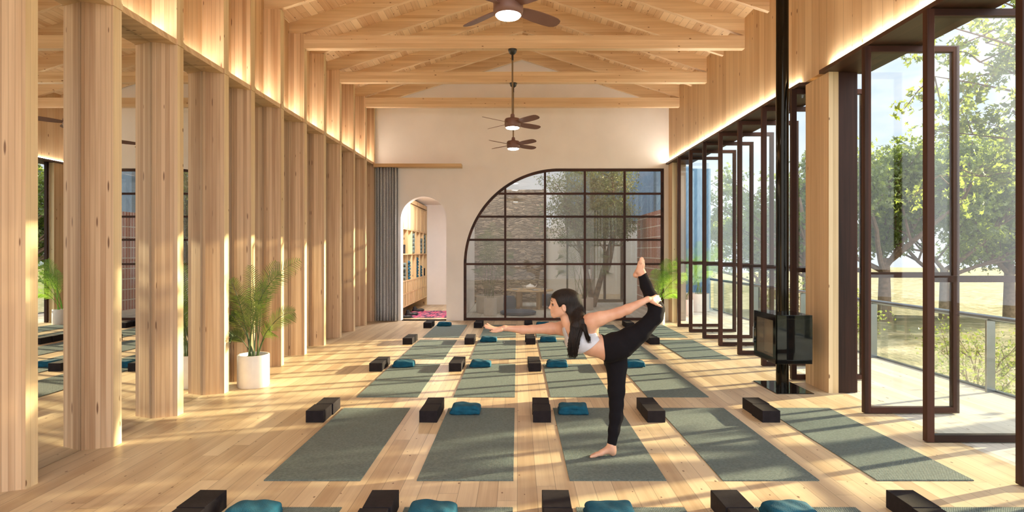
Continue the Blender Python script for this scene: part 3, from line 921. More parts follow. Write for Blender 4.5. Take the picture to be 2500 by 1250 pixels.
# ---- signed distance shapes meshed with surface nets
class Field:
    def __init__(s, lo, hi, h, big=0.06):
        s.lo = np.array(lo, float); s.h = h
        s.n = np.ceil((np.array(hi) - s.lo) / h).astype(int) + 1
        s.f = np.full(s.n, big, np.float32); s.big = big
    def region(s, lo, hi):
        a = np.clip(np.floor((np.array(lo) - s.lo) / s.h).astype(int), 0, s.n)
        b = np.clip(np.ceil((np.array(hi) - s.lo) / s.h).astype(int) + 1, 0, s.n)
        sl = tuple(slice(i, j) for i, j in zip(a, b))
        ax = [s.lo[i] + s.h * np.arange(a[i], b[i]) for i in range(3)]
        X, Y, Z = np.meshgrid(*ax, indexing='ij', sparse=True)
        return sl, X, Y, Z
    def join(s, sl, d, k):
        f = s.f[sl]
        if k > 0:
            h = np.maximum(k - np.abs(f - d), 0) / k
            s.f[sl] = np.minimum(f, d) - h * h * k * 0.25
        else: s.f[sl] = np.minimum(f, d)
    def cap(s, a, b, ra, rb, k=0.02, sy=1.0, cut=False):
        a = np.array(a, float); b = np.array(b, float)
        R = max(ra, rb) * max(1.0, sy) + 0.05
        sl, X, Y, Z = s.region(np.minimum(a, b) - R, np.maximum(a, b) + R)
        if 0 in [q.stop - q.start for q in sl]: return
        ay, by = a[1] / sy, b[1] / sy
        d = np.array([b[0] - a[0], by - ay, b[2] - a[2]])
        L = max(1e-9, float(d @ d))
        px, py, pz = X - a[0], Y / sy - ay, Z - a[2]
        t = np.clip((px * d[0] + py * d[1] + pz * d[2]) / L, 0, 1)
        q = np.sqrt((px - t * d[0]) ** 2 + (py - t * d[1]) ** 2 + (pz - t * d[2]) ** 2)
        dist = (q - (ra + (rb - ra) * t))
        if cut: s.f[sl] = np.maximum(s.f[sl], -dist)
        else: s.join(sl, dist.astype(np.float32), k)
    def ell(s, c, r, ang=0.0, k=0.02, cut=False):
        c = np.array(c, float); r = np.array(r, float)
        R = r.max() + 0.04
        sl, X, Y, Z = s.region(c - R, c + R)
        x, y, z = X - c[0], Y - c[1], Z - c[2]
        ca, sa = math.cos(ang), math.sin(ang)
        x, z = x * ca + z * sa, -x * sa + z * ca
        k0 = np.sqrt((x / r[0]) ** 2 + (y / r[1]) ** 2 + (z / r[2]) ** 2)
        k1 = np.sqrt((x / r[0] ** 2) ** 2 + (y / r[1] ** 2) ** 2 + (z / r[2] ** 2) ** 2) + 1e-9
        dist = np.where(k0 < 1e-3, -r.min(), k0 * (k0 - 1.0) / k1)
        if cut: s.f[sl] = np.maximum(s.f[sl], -dist)
        else: s.join(sl, dist.astype(np.float32), k)
    def rbox(s, c, hs, rad, k=0.0, warp=None):
        c = np.array(c, float); hs = np.array(hs, float)
        sl, X, Y, Z = s.region(c - hs - 0.04, c + hs + 0.04)
        x, y, z = X - c[0], Y - c[1], Z - c[2]
        if warp is not None: z = z + warp(X, Y, Z)
        qx, qy, qz = np.abs(x) - hs[0] + rad, np.abs(y) - hs[1] + rad, np.abs(z) - hs[2] + rad
        d = np.sqrt(np.maximum(qx, 0) ** 2 + np.maximum(qy, 0) ** 2 + np.maximum(qz, 0) ** 2) + np.minimum(np.maximum(qx, np.maximum(qy, qz)), 0) - rad
        s.join(sl, d.astype(np.float32), k)
    def poly_xz(s, poly):
        """signed distance to a polygon drawn in the XZ plane"""
        ax = s.lo[0] + s.h * np.arange(s.n[0]); az = s.lo[2] + s.h * np.arange(s.n[2])
        X, Z = np.meshgrid(ax, az, indexing='ij')
        d = np.full(X.shape, 1e9); inside = np.zeros(X.shape, bool)
        n = len(poly)
        for i in range(n):
            x0, z0 = poly[i]; x1, z1 = poly[(i + 1) % n]
            ex, ez = x1 - x0, z1 - z0
            t = np.clip(((X - x0) * ex + (Z - z0) * ez) / (ex * ex + ez * ez + 1e-12), 0, 1)
            d = np.minimum(d, np.hypot(X - x0 - t * ex, Z - z0 - t * ez))
            c = ((z0 > Z) != (z1 > Z)) & (X < (x1 - x0) * (Z - z0) / (z1 - z0 + 1e-12) + x0)
            inside ^= c
        return (np.where(inside, -d, d)[:, None, :]).astype(np.float32)
    def mesh(s, name, smooth=True):
        f = s.f
        f = f.copy()
        for a in range(3):
            i0 = [slice(None)] * 3; i0[a] = 0; f[tuple(i0)] = s.big
            i0[a] = -1; f[tuple(i0)] = s.big
        ins = f < 0
        c = lambda i, j, k: (slice(i, f.shape[0] - 1 + i), slice(j, f.shape[1] - 1 + j), slice(k, f.shape[2] - 1 + k))
        cnt = np.zeros(tuple(q - 1 for q in f.shape), np.int8)
        for i in (0, 1):
            for j in (0, 1):
                for k in (0, 1): cnt += ins[c(i, j, k)]
        act = (cnt > 0) & (cnt < 8)
        I = np.argwhere(act)
        idx = np.full(act.shape, -1, np.int32); idx[act] = np.arange(len(I))
        pos = np.zeros((len(I), 3)); num = np.zeros(len(I))
        corner = [(i, j, k) for i in (0, 1) for j in (0, 1) for k in (0, 1)]
        val = {q: f[I[:, 0] + q[0], I[:, 1] + q[1], I[:, 2] + q[2]] for q in corner}
        for q in corner:
            for a in range(3):
                if q[a]: continue
                p = list(q); p[a] = 1; p = tuple(p)
                v0, v1 = val[q], val[p]
                m_ = (v0 < 0) != (v1 < 0)
                t = np.where(m_, v0 / np.where(m_, v0 - v1, 1), 0)
                w = np.tile(np.array(q, float), (len(I), 1)); w[:, a] = t
                pos += w * m_[:, None]; num += m_
        pos = (I + pos / np.maximum(num, 1)[:, None]) * s.h + s.lo
        faces = []
        for a in range(3):
            b, c2 = (a + 1) % 3, (a + 2) % 3
            sh = [slice(None)] * 3; sh2 = [slice(None)] * 3
            sh[a] = slice(0, -1); sh2[a] = slice(1, None)
            A, B = ins[tuple(sh)], ins[tuple(sh2)]
            for flip, mk in ((False, A & ~B), (True, ~A & B)):
                E = np.argwhere(mk)
                E = E[(E[:, b] > 0) & (E[:, c2] > 0)]
                E = E[(E[:, b] < act.shape[b]) & (E[:, c2] < act.shape[c2])]
                def g(db, dc):
                    Q = E.copy(); Q[:, b] -= db; Q[:, c2] -= dc
                    return idx[Q[:, 0], Q[:, 1], Q[:, 2]]
                quad = np.stack([g(1, 1), g(0, 1), g(0, 0), g(1, 0)], 1)
                if flip: quad = quad[:, ::-1]
                faces.append(quad)
        F = np.concatenate(faces)
        F = F[(F >= 0).all(1)]
        me = bpy.data.meshes.new(name)
        me.vertices.add(len(pos)); me.vertices.foreach_set('co', pos.astype(np.float32).ravel())
        me.loops.add(F.size); me.loops.foreach_set('vertex_index', F.ravel().astype(np.int32))
        me.polygons.add(len(F)); me.polygons.foreach_set('loop_start', np.arange(0, F.size, 4, dtype=np.int32))
        me.update(calc_edges=True); me.validate()
        me.polygons.foreach_set('use_smooth', np.full(len(me.polygons), smooth))
        return me
def link_mesh(name, me, mat, parent=None, loc=None):
    me.materials.append(mat)
    o = bpy.data.objects.new(name, me); COL.objects.link(o)
    if parent: o.parent = parent
    if loc: o.location = loc
    return o

def blanket_mesh(seed):
    rs = np.random.RandomState(seed)
    F = Field((-0.18, -0.14, -0.01), (0.18, 0.14, 0.12), 0.005, 0.04)
    ph = rs.uniform(0, 6, 6)
    z = 0.0
    for k in range(3):
        th = 0.0145
        wob = lambda X, Y, Z, k=k: 0.005 * np.sin(X * 22 + ph[k]) * np.cos(Y * 17 + ph[k + 3]) + 0.002 * np.sin(X * 55 + Y * 40 + ph[k]) + (0.010 + 0.006 * k) * ((X / 0.135) ** 4 + 0.7 * (Y / 0.098) ** 4) * (k > 0)
        ox = rs.uniform(-0.008, 0.008)
        F.rbox((ox, rs.uniform(-0.005, 0.005), 0.017 + k * 0.0245), (0.135 - 0.004 * k, 0.098 - 0.003 * k, th), 0.0135, 0.004, wob)
    return F.mesh('blanket')
bm_ = [blanket_mesh(s) for s in (1, 2, 3)]
for b in bm_: b.materials.append(M['towel'])
def put_blanket(x, y, z, i, rz, label, group, sc=1.0, cat='blanket'):
    o = bpy.data.objects.new('folded_blanket', bm_[i % 3]); COL.objects.link(o)
    o.location = (x, y, z); o.rotation_euler = (0, 0, rz); o.scale = (sc, sc, sc)
    tag(o, label, cat, group)
    return o
spots = [(0, 0), (0, 1), (0, 2), (0, 3), (1, 1), (1, 2), (2, 0), (2, 1), (2, 2), (2, 3), (3, 1), (3, 2), (3, 3), (4, 0), (4, 2)]
for i, (r, c) in enumerate(spots):
    cn = coln4[c] if r == 2 else coln[c]
    put_blanket(COLX[c] + 0.175, ROWY[r] + MAT_L - 0.16, 0.006, i, random.uniform(-0.05, 0.05),
                'folded teal blanket on the %s mat, %s' % (cn, rown[r]), 'folded teal blankets on the mats')

# things on the storage shelves
def stack(kind, yc, z0, n, label0, dx=-0.13):
    for k in range(n):
        if kind == 'blanket':
            o = put_blanket(-2.49 - 0.115, yc + 0.10, z0 + k * 0.0722, k, PI / 2 + random.uniform(-0.04, 0.04),
                            'teal blanket, %s in %s' % (('lowest' if k == 0 else 'topmost' if k == n - 1 else ordinal[k] + ' from the bottom'), label0), 'stored teal blankets', 0.92)
        else:
            m = MB()
            pts = [(-0.16, 0, 0), (0.12, 0, 0)]
            m.tube(pts, 0.05, 20)
            o = m.build('rolled_mat', M['matroll'], smooth=True, loc=(-2.49 - 0.135, yc + 0.12 + (0.012 if k % 2 else -0.012), z0 + 0.05 + k * 0.0985))
            tag(o, 'rolled grey mat, %s in %s' % (('lowest' if k == 0 else 'topmost' if k == n - 1 else ordinal[k] + ' from the bottom'), label0), 'rolled mat', 'rolled mats on the storage shelf')
yc = lambda i: 12.85 + (SY[i] + SY[i + 1]) / 2
stack('roll', yc(2), 1.413, 5, 'the third upper compartment')
stack('roll', yc(4), 1.413, 4, 'the fifth upper compartment')
stack('roll', yc(5), 1.413, 5, 'the far upper compartment')
stack('roll', yc(0), 0.812, 4, 'the nearest lower compartment')
stack('blanket', yc(1), 0.812, 6, 'the second lower compartment')
stack('blanket', yc(3), 0.812, 7, 'the fourth lower compartment')
stack('blanket', yc(4), 0.812, 4, 'the fifth lower compartment')
for i, (y, z, lb) in enumerate(((yc(5), 0.812, 'in the far lower compartment'), (yc(0), 1.413, 'in the nearest upper compartment'))):
    for k in range(2):
        b = block0.copy(); COL.objects.link(b)
        b.location = (-2.62, y, z + k * 0.101); b.rotation_euler = (0, 0, PI / 2)
        tag(b, 'black foam block %s %s of the storage shelf' % ('on top' if k else 'at the bottom', lb), 'yoga block', 'stored yoga blocks')
def shoe(x, y, rz, label):
    F = Field((-0.08, -0.2, -0.01), (0.08, 0.2, 0.16), 0.006, 0.05)
    F.ell((0, 0.06, 0.025), (0.045, 0.09, 0.035)); F.ell((0, -0.07, 0.03), (0.036, 0.07, 0.04))
    F.cap((0, -0.08, 0.03), (0, -0.085, 0.10), 0.036, 0.034, 0.03)
    F.ell((0, -0.088, 0.14), (0.026, 0.03, 0.05), cut=True)
    F.f = np.maximum(F.f, -(F.lo[2] + F.h * np.arange(F.n[2]))[None, None, :].astype(np.float32))
    o = link_mesh('shoe', F.mesh('shoe'), M['shoe'])
    o.location = (x, y, 0.001); o.rotation_euler = (0, 0, rz)
    tag(o, label, 'shoe', 'black shoes under the storage shelf')
shoe(-2.46, 12.95, -1.2, 'black shoe under the storage wall, nearest the doorway')
shoe(-2.42, 13.45, -1.35, 'black shoe under the storage wall, in the middle, left of its pair')
shoe(-2.44, 13.62, -1.25, 'black shoe under the storage wall, in the middle, right of its pair')
shoe(-2.42, 14.35, -1.4, 'black shoe under the storage wall, in the far pair, nearer one')
shoe(-2.44, 14.52, -1.3, 'black shoe under the storage wall, farthest of all')

# ------------------------------------------------------------------ ceiling fans
def make_fan(y, z_lamp, z_top, label, ang):
    r = empty('ceiling_fan', (-0.068, y, 0))
    MB().lathe([(0, z_top - 0.075), (0.022, z_top - 0.073), (0.05, z_top - 0.05), (0.062, z_top - 0.01), (0.062, z_top), (0, z_top)]).build('canopy', M['black'], r, smooth=True)
    MB().tube([(0, 0, z_top - 0.07), (0, 0, z_lamp + 0.2)], 0.0125, 14).build('rod', M['rod'], r, smooth=True)
    MB().tube([(0, 0, z_top - 0.155), (0, 0, z_top - 0.07)], 0.015, 14).build('rod_collar', M['black'], r, smooth=True)
    MB().lathe([(0, z_lamp + 0.02), (0.096, z_lamp + 0.02), (0.105, z_lamp + 0.03), (0.112, z_lamp + 0.055), (0.112, z_lamp + 0.125), (0.10, z_lamp + 0.145), (0.05, z_lamp + 0.155), (0.03, z_lamp + 0.17), (0.028, z_lamp + 0.205), (0.018, z_lamp + 0.215), (0, z_lamp + 0.215)]).build('motor_housing', M['fan'], r, smooth=True)
    lp = MB().lathe([(0, z_lamp - 0.004), (0.05, z_lamp - 0.001), (0.085, z_lamp + 0.008), (0.095, z_lamp + 0.019), (0, z_lamp + 0.019)]).build('lamp_diffuser', M['lamp'], r, smooth=True)
    lp['label'] = 'glowing white lamp diffuser'
    for k in range(5):
        a = ang + k * PI * 2 / 5 if False else ang + k * PI / 2
        if k == 4: break
        m = MB()
        ca, sa = math.cos(a), math.sin(a)
        U = Vector((ca, sa, 0)); V = Vector((-sa, ca, 0))
        pitch = 0.30
        W = (V * math.cos(pitch) + Vector((0, 0, 1)) * -math.sin(pitch))
        Nn = U.cross(W)
        prof = [(0.09, 0.03, 0.03), (0.16, 0.048, 0.05), (0.28, 0.06, 0.062), (0.40, 0.062, 0.06), (0.48, 0.058, 0.052), (0.515, 0.045, 0.036), (0.53, 0.02, 0.012)]
        rings = []
        c0 = Vector((0, 0, z_lamp + 0.085))
        for s_, wl_, wr_ in prof:
            p = c0 + U * s_ + Vector((0, 0, 0.008 * s_))
            rings.append([m.b.verts.new(p + W * -wl_ + Nn * 0.003), m.b.verts.new(p + W * wr_ + Nn * 0.003), m.b.verts.new(p + W * wr_ - Nn * 0.003), m.b.verts.new(p + W * -wl_ - Nn * 0.003)])
        for i in range(len(rings) - 1):
            for q in range(4):
                m.b.faces.new((rings[i][q], rings[i][(q + 1) % 4], rings[i + 1][(q + 1) % 4], rings[i + 1][q]))
        m.b.faces.new(rings[0]); m.b.faces.new(rings[-1])
        m.build('fan_blade', M['fan'], r)
    tag(r, label, 'ceiling fan', 'brown ceiling fans with lamps')
    return r
make_fan(4.40, 3.19, 4.31, 'large brown ceiling fan with lit lamp, nearest, cut by the top edge', math.radians(42))
make_fan(8.338, 3.185, 4.31, 'brown ceiling fan with lit lamp, upper and middle one, on a long rod', math.radians(42))
make_fan(10.0, 3.18, 4.31, 'brown ceiling fan with lit lamp, farthest and lowest in the picture', math.radians(44))

# ------------------------------------------------------------------ stove
sv = empty('wood_stove', (2.83, 6.3, 0))
MB().box(-0.19, 0.19, -0.3, 0.3, 0.0, 0.008).build('base_plate', M['blackglass'], sv)
MB().lathe([(0.064, 0.008), (0.064, 0.30), (0, 0.30)], 36).build('pedestal', M['blackgloss'], sv, smooth=True)
zr = Z_RIDGE + RAFT - SLOPE * (2.9 - X_RIDGE) - 0.004
MB().lathe([(0.064, 0.80), (0.064, zr)], 36).build('flue_pipe', M['blackgloss'], sv, smooth=True)
m = MB()
X0, X1, Ya, Yb, Z0, Z1 = -0.185, 0.185, -0.275, 0.275, 0.30, 0.80
m.box(X0, X1, Ya, Yb, Z0, Z0 + 0.04, 0.003); m.box(X0, X1, Ya, Yb, Z1 - 0.04, Z1, 0.003)
m.box(X0 + 0.0, X1, Ya, Ya + 0.02, Z0 + 0.04, Z1 - 0.04); m.box(X0, X1, Yb - 0.02, Yb, Z0 + 0.04, Z1 - 0.04)
m.box(X1 - 0.02, X1, Ya + 0.02, Yb - 0.02, Z0 + 0.04, Z1 - 0.04)
m.build('stove_body', M['blackglass'], sv)
m = MB()
m.box(X0 + 0.1, X1 - 0.02, Ya + 0.02, Yb - 0.02, Z0 + 0.05, Z1 - 0.05)
m.build('firebox_lining', M['firebrick'], sv)
dr = MB()
for bx in ((X0 - 0.008, X0 + 0.01, Ya, Yb, Z0 + 0.0, Z0 + 0.06), (X0 - 0.008, X0 + 0.01, Ya, Yb, Z1 - 0.06, Z1), (X0 - 0.008, X0 + 0.01, Ya, Ya + 0.06, Z0 + 0.06, Z1 - 0.06), (X0 - 0.008, X0 + 0.01, Yb - 0.06, Yb, Z0 + 0.06, Z1 - 0.06)):
    dr.box(*bx)
dro = dr.build('stove_door', M['blackgloss'], sv)
MB().box(X0 - 0.002, X0 + 0.002, Ya + 0.06, Yb - 0.06, Z0 + 0.06, Z1 - 0.06).build('door_glass', M['glass_end'], dro)
MB().tube([(X0 - 0.03, Yb - 0.04, 0.45), (X0 - 0.03, Yb - 0.04, 0.62)], 0.007).tube([(X0 - 0.03, Yb - 0.04, 0.47), (X0, Yb - 0.04, 0.47)], 0.005).tube([(X0 - 0.03, Yb - 0.04, 0.60), (X0, Yb - 0.04, 0.60)], 0.005).build('door_handle', M['steel'], dro)
tag(sv, 'black steel wood stove on a pedestal with a tall glossy flue pipe', 'stove')

# ------------------------------------------------------------------ palms
def frond_mesh(base, ctrl, tip, leaf=0.17, n=26, seed=0, wide=0.011, start=0.35, face=Vector((0, -1, 0)), vee=0.5):
    rn = random.Random(seed)
    m = MB()
    base, ctrl, tip = Vector(base), Vector(ctrl), Vector(tip)
    B = lambda t: base * (1 - t) ** 2 + ctrl * 2 * t * (1 - t) + tip * t * t
    pts = [B(i / 16) for i in range(17)]
    L = (tip - base).length
    m.tube(pts, [0.0065 - 0.005 * i / 16 for i in range(17)], 6)
    for i in range(n):
        t = start + (1 - start) * (i + 0.5) / n
        p = B(t); d = (B(min(1, t + 0.02)) - B(t - 0.02)).normalized()
        side = d.cross(face)
        if side.length < 0.2: side = d.cross(Vector((1, 0, 0)))
        side.normalize()
        nrm = side.cross(d)
        ln = leaf * (math.sin(PI * min(1, 0.18 + 0.8 * (t - start) / (1 - start))) ** 0.6) * rn.uniform(0.88, 1.08)
        for s in (-1, 1):
            dr = (d * 0.75 + side * s * 0.8 + nrm * rn.uniform(-0.25, 0.1) * vee).normalized()
            w = dr.cross(nrm).normalized()
            q = p
            prev = None
            K = 4
            for k in range(K + 1):
                u = k / K
                wd = wide * (0.35 + 1.3 * u * (1 - u) * 2) * (1 - u * 0.6) if k < K else 0.0008
                c = q + dr * ln * u + Vector((0, 0, -1)) * ln * 0.22 * u * u
                a, b = m.b.verts.new(c + w * wd * 0.5), m.b.verts.new(c - w * wd * 0.5)
                if prev: m.b.faces.new((prev[0], prev[1], b, a))
                prev = (a, b)
    return m
def palm(loc, r_pot, h_pot, fronds, mat, label, name='potted_palm', leaf=0.17, potmat='pot', group=None, cat='potted plant'):
    r = empty(name, loc)
    MB().lathe([(0, 0.0), (r_pot * 0.95, 0.0), (r_pot, 0.012), (r_pot, h_pot - 0.006), (r_pot - 0.005, h_pot), (r_pot - 0.015, h_pot), (r_pot - 0.018, h_pot - 0.01), (r_pot - 0.018, h_pot - 0.05), (0, h_pot - 0.05)], 48).build('plant_pot', M[potmat], r, smooth=True)
    MB().lathe([(0, h_pot - 0.035), (r_pot - 0.02, h_pot - 0.04), (r_pot - 0.02, h_pot - 0.049), (0, h_pot - 0.049)], 32).build('soil', M['soil'], r)
    rn = random.Random(hash(label) % 1000 if False else len(label))
    for i, (tx, ty, tz, cx, cz) in enumerate(fronds):
        bx, by = rn.uniform(-0.4, 0.4) * r_pot, rn.uniform(-0.4, 0.4) * r_pot
        m = frond_mesh((bx, by, h_pot - 0.04), (bx + cx, by + ty * 0.3, cz), (tx, ty, tz), leaf, 26, i + 3)
        m.build('frond', mat, r)
    tag(r, label, cat, group)
    return r
fr1 = [(0.54, -0.10, 1.36, 0.05, 1.15), (0.03, -0.14, 1.30, 0.0, 0.9), (-0.22, -0.05, 1.15, -0.14, 0.95), (0.44, 0.0, 0.80, 0.14, 0.78), (0.26, -0.16, 0.62, 0.13, 0.68),
       (-0.20, -0.08, 0.78, -0.12, 0.72), (-0.18, -0.14, 0.55, -0.12, 0.60), (0.20, 0.12, 1.34, 0.0, 1.0), (0.12, -0.05, 1.12, 0.05, 0.8), (-0.08, 0.1, 1.05, -0.03, 0.8),
       (0.34, -0.12, 1.22, 0.04, 1.0), (-0.1, -0.15, 0.98, -0.06, 0.8), (0.06, -0.18, 0.92, 0.04, 0.7)]
palm((-2.85, 6.37, 0), 0.162, 0.345, fr1, M['palm'], 'potted palm in a white pot before the left wall, between two timber fins', leaf=0.17)
fr2 = [(0.28, -0.3, 1.25, 0.06, 1.0), (-0.14, -0.25, 1.10, -0.05, 0.9), (0.45, -0.4, 1.0, 0.2, 0.95), (0.35, -0.2, 0.62, 0.16, 0.72), (0.1, -0.25, 1.05, 0.0, 0.8), (0.17, -0.1, 1.30, 0.03, 1.0), (0.42, -0.15, 1.32, 0.15, 1.05)]
palm((2.83, 11.85, 0), 0.13, 0.30, fr2, M['palm_bright'], 'bright green potted palm in a white pot in the far right corner', leaf=0.2)
fr3 = [(0.45, -0.2, 1.5, 0.1, 1.3), (-0.45, -0.1, 1.5, -0.1, 1.3), (0.0, -0.3, 1.7, 0.0, 1.3), (0.3, 0.1, 1.2, 0.2, 1.1), (-0.3, 0.1, 1.25, -0.2, 1.1), (0.55, 0.0, 1.1, 0.3, 1.1), (-0.1, -0.2, 1.3, 0, 1.1)]
palm((4.42, 14.5, -0.004), 0.29, 0.44, fr3, M['palm_bright'], 'bushy palm in a wide white pot on the deck by the blue tiled wall', leaf=0.3)
MB_ = palm((3.92, 13.6, -0.004), 0.13, 0.36, fr2[:3], M['palm_bright'], 'small palm in a narrow white pot on the deck before the wide one', leaf=0.15)
# courtyard palms
fr4 = [(0.5, -0.2, 1.9, 0.1, 1.7), (-0.5, -0.1, 1.85, -0.1, 1.7), (0.1, -0.3, 2.15, 0.0, 1.6), (0.55, 0.1, 1.4, 0.3, 1.5), (-0.55, 0.1, 1.4, -0.3, 1.5), (-0.2, 0.2, 2.0, -0.1, 1.6), (0.3, 0.2, 2.05, 0.1, 1.5), (0.6, -0.2, 1.0, 0.3, 1.2), (-0.6, -0.1, 1.0, -0.3, 1.2)]
palm((-0.66, 14.2, -0.004), 0.33, 0.42, [(x * (0.45 if x < 0 else 1.0), y, z, cx * 0.5, cz) for x, y, z, cx, cz in fr4], M['palm'], 'large palm in a broad stone planter at the left of the courtyard', leaf=0.24, potmat='stonepot', group=None)
palm((1.62, 14.9, -0.004), 0.30, 0.30, fr4, M['palm'], 'feathery palm in a low planter before the courtyard doors', leaf=0.34, potmat='stonepot')
# courtyard table with table ware and poufs
tb = empty('round_table', (0.30, 15.2, -0.004))
MB().lathe([(0, 0.46), (0.62, 0.46), (0.63, 0.475), (0.62, 0.49), (0, 0.49)], 48).build('tabletop', M['tableoak'], tb, smooth=True)
for a in (0.6, 2.2, 3.8, 5.4):
    MB().box(-0.05, 0.05, -0.02, 0.02, 0.0, 0.46).build('leg', M['tableoak'], tb, loc=(0.36 * math.cos(a), 0.36 * math.sin(a), 0), rot=(0, 0, a))
tag(tb, 'round low wooden table in the courtyard behind the window', 'table')
for i, (x, y, lb) in enumerate(((-0.35, -0.2, 'left side'), (0.15, -0.4, 'front'), (0.42, -0.05, 'right side'))):
    o = MB().lathe([(0, 0), (0.06, 0), (0.1, 0.014), (0.096, 0.016), (0.055, 0.006), (0, 0.006)], 28, (0.30 + x, 15.2 + y, 0.4865)).build('plate', M['china'], smooth=True)
    tag(o, 'white plate on the %s of the courtyard table' % lb, 'plate', 'plates on the courtyard table')
for i, (x, y, lb) in enumerate(((-0.2, -0.32, 'left'), (0.32, -0.3, 'right'), (-0.05, 0.3, 'rear'))):
    o = MB().lathe([(0, 0.0), (0.025, 0.0), (0.032, 0.08), (0.036, 0.10), (0.033, 0.10), (0.028, 0.06), (0.0, 0.01)], 20, (0.30 + x, 15.2 + y, 0.4865)).build('glass_tumbler', M['glass_rail'], smooth=True)
    tag(o, 'clear tumbler at the %s of the courtyard table' % lb, 'glass', 'glasses on the courtyard table')
o = empty('teapot', (0.33, 15.15, 0.4865))
MB().lathe([(0, 0), (0.07, 0), (0.11, 0.03), (0.12, 0.07), (0.09, 0.115), (0.03, 0.135), (0.015, 0.15), (0, 0.155)], 32).build('pot_body', M['china'], o, smooth=True)
MB().tube([(0.09, 0, 0.05), (0.15, 0, 0.09), (0.17, 0, 0.13)], [0.02, 0.012, 0.008]).build('spout', M['china'], o, smooth=True)
MB().tube([(-0.09, 0, 0.10), (-0.16, 0, 0.09), (-0.16, 0, 0.04), (-0.1, 0, 0.03)], 0.008).build('handle', M['china'], o, smooth=True)
tag(o, 'white round teapot in the middle of the courtyard table', 'teapot')
for i, (x, y, s, h, lb) in enumerate(((0.02, 13.75, 0.42, 0.10, 'flat blue grey floor cushion nearest the arched window'), (-0.33, 14.75, 0.30, 0.36, 'blue pouf left of the courtyard table'),
                               (1.05, 15.3, 0.26, 0.30, 'blue grey pouf right of the courtyard table'), (0.9, 16.2, 0.3, 0.3, 'blue grey pouf behind the courtyard table'))):
    o = MB().lathe([(0, 0), (s * 0.9, 0.0), (s, h * 0.3), (s, h * 0.7), (s * 0.85, h * 0.97), (0, h)], 36, (x, y, -0.004)).build('pouf', M['cushion'], smooth=True)
    tag(o, lb, 'pouf', 'poufs in the courtyard')
o = empty('white_planter', (-0.62, 13.55, -0.004))
MB().lathe([(0, 0), (0.14, 0.0), (0.15, 0.01), (0.15, 0.40), (0.135, 0.40), (0.13, 0.36), (0, 0.36)], 36).build('plant_pot', M['pot'], o, smooth=True)
m = MB()
for k in range(16):
    a = k * 2.4; m.tube([(0.06 * math.cos(a), 0.06 * math.sin(a), 0.34), (0.09 * math.cos(a), 0.09 * math.sin(a), 0.6), (0.16 * math.cos(a), 0.16 * math.sin(a), 0.75 + 0.02 * (k % 4))], [0.01, 0.012, 0.001], 5, flat=0.2)
m.build('leaf_blades', M['palm'], o)
tag(o, 'upright leafy plant in a tall white pot behind the arched window', 'potted plant')

# ------------------------------------------------------------------ trees
def leaf_shape(lobes=5):
    pts = []
    n = lobes * 2
    for i in range(n + 1):
        a = -2.3 + 4.6 * i / n
        r = 1.0 if i % 2 == 0 else 0.52
        r *= 1.0 - 0.18 * abs(a) / 2.3
        pts.append((r * math.sin(a), r * math.cos(a)))
    pts.append((0.0, -0.25))
    return pts
def foliage(m, centers, n, size, seed, spread=1.0, flat=0.7, lobes=5):
    rn = random.Random(seed)
    sh = leaf_shape(lobes)
    for i in range(n):
        c, r = centers[rn.randrange(len(centers))]
        while True:
            v = Vector((rn.uniform(-1, 1), rn.uniform(-1, 1), rn.uniform(-1, 1)))
            if v.length < 1: break
        v = v * (0.5 + 0.5 * v.length)
        p = Vector(c) + Vector((v.x * r, v.y * r, v.z * r * flat))
        s = size * rn.uniform(0.6, 1.2)
        nrm = (Vector((rn.uniform(-1, 1), rn.uniform(-1, 1), rn.uniform(-0.6, 1.2)))).normalized()
        a = nrm.orthogonal().normalized()
        b = nrm.cross(a)
        ang = rn.uniform(0, 6.28)
        a, b = a * math.cos(ang) + b * math.sin(ang), b * math.cos(ang) - a * math.sin(ang)
        js = [rn.uniform(0.55, 1.25) for _ in sh]
        vs = [m.b.verts.new(p + (a * x * 0.85 + b * y) * s * 0.5 * j_ + nrm * 0.2 * s * abs(x)) for (x, y), j_ in zip(sh, js)]
        m.b.faces.new(vs)
def branches(m, p, d, L, r, depth, rn, tips):
    pts = [p]; q = p; dd = d.copy()
    K = 5
    for k in range(K):
        dd = (dd + Vector((rn.uniform(-1, 1), rn.uniform(-1, 1), rn.uniform(-0.5, 0.7))) * 0.16).normalized()
        q = q + dd * L / K
        pts.append(q)
    m.tube(pts, [r * (1 - 0.5 * i / K) for i in range(K + 1)], 7 if depth > 1 else 5)
    if depth == 0:
        tips.append(q); tips.append(pts[3]); return
    if depth <= 1: tips.append(q)
    for k in range(3 if depth > 1 else 3):
        i = rn.choice((2, 3, 4, 5))
        nd = (dd + Vector((rn.uniform(-1, 1), rn.uniform(-1, 1), rn.uniform(-0.35, 0.55))) * 0.95).normalized()
        branches(m, pts[i], nd, L * rn.uniform(0.55, 0.75), r * 0.5, depth - 1, rn, tips)
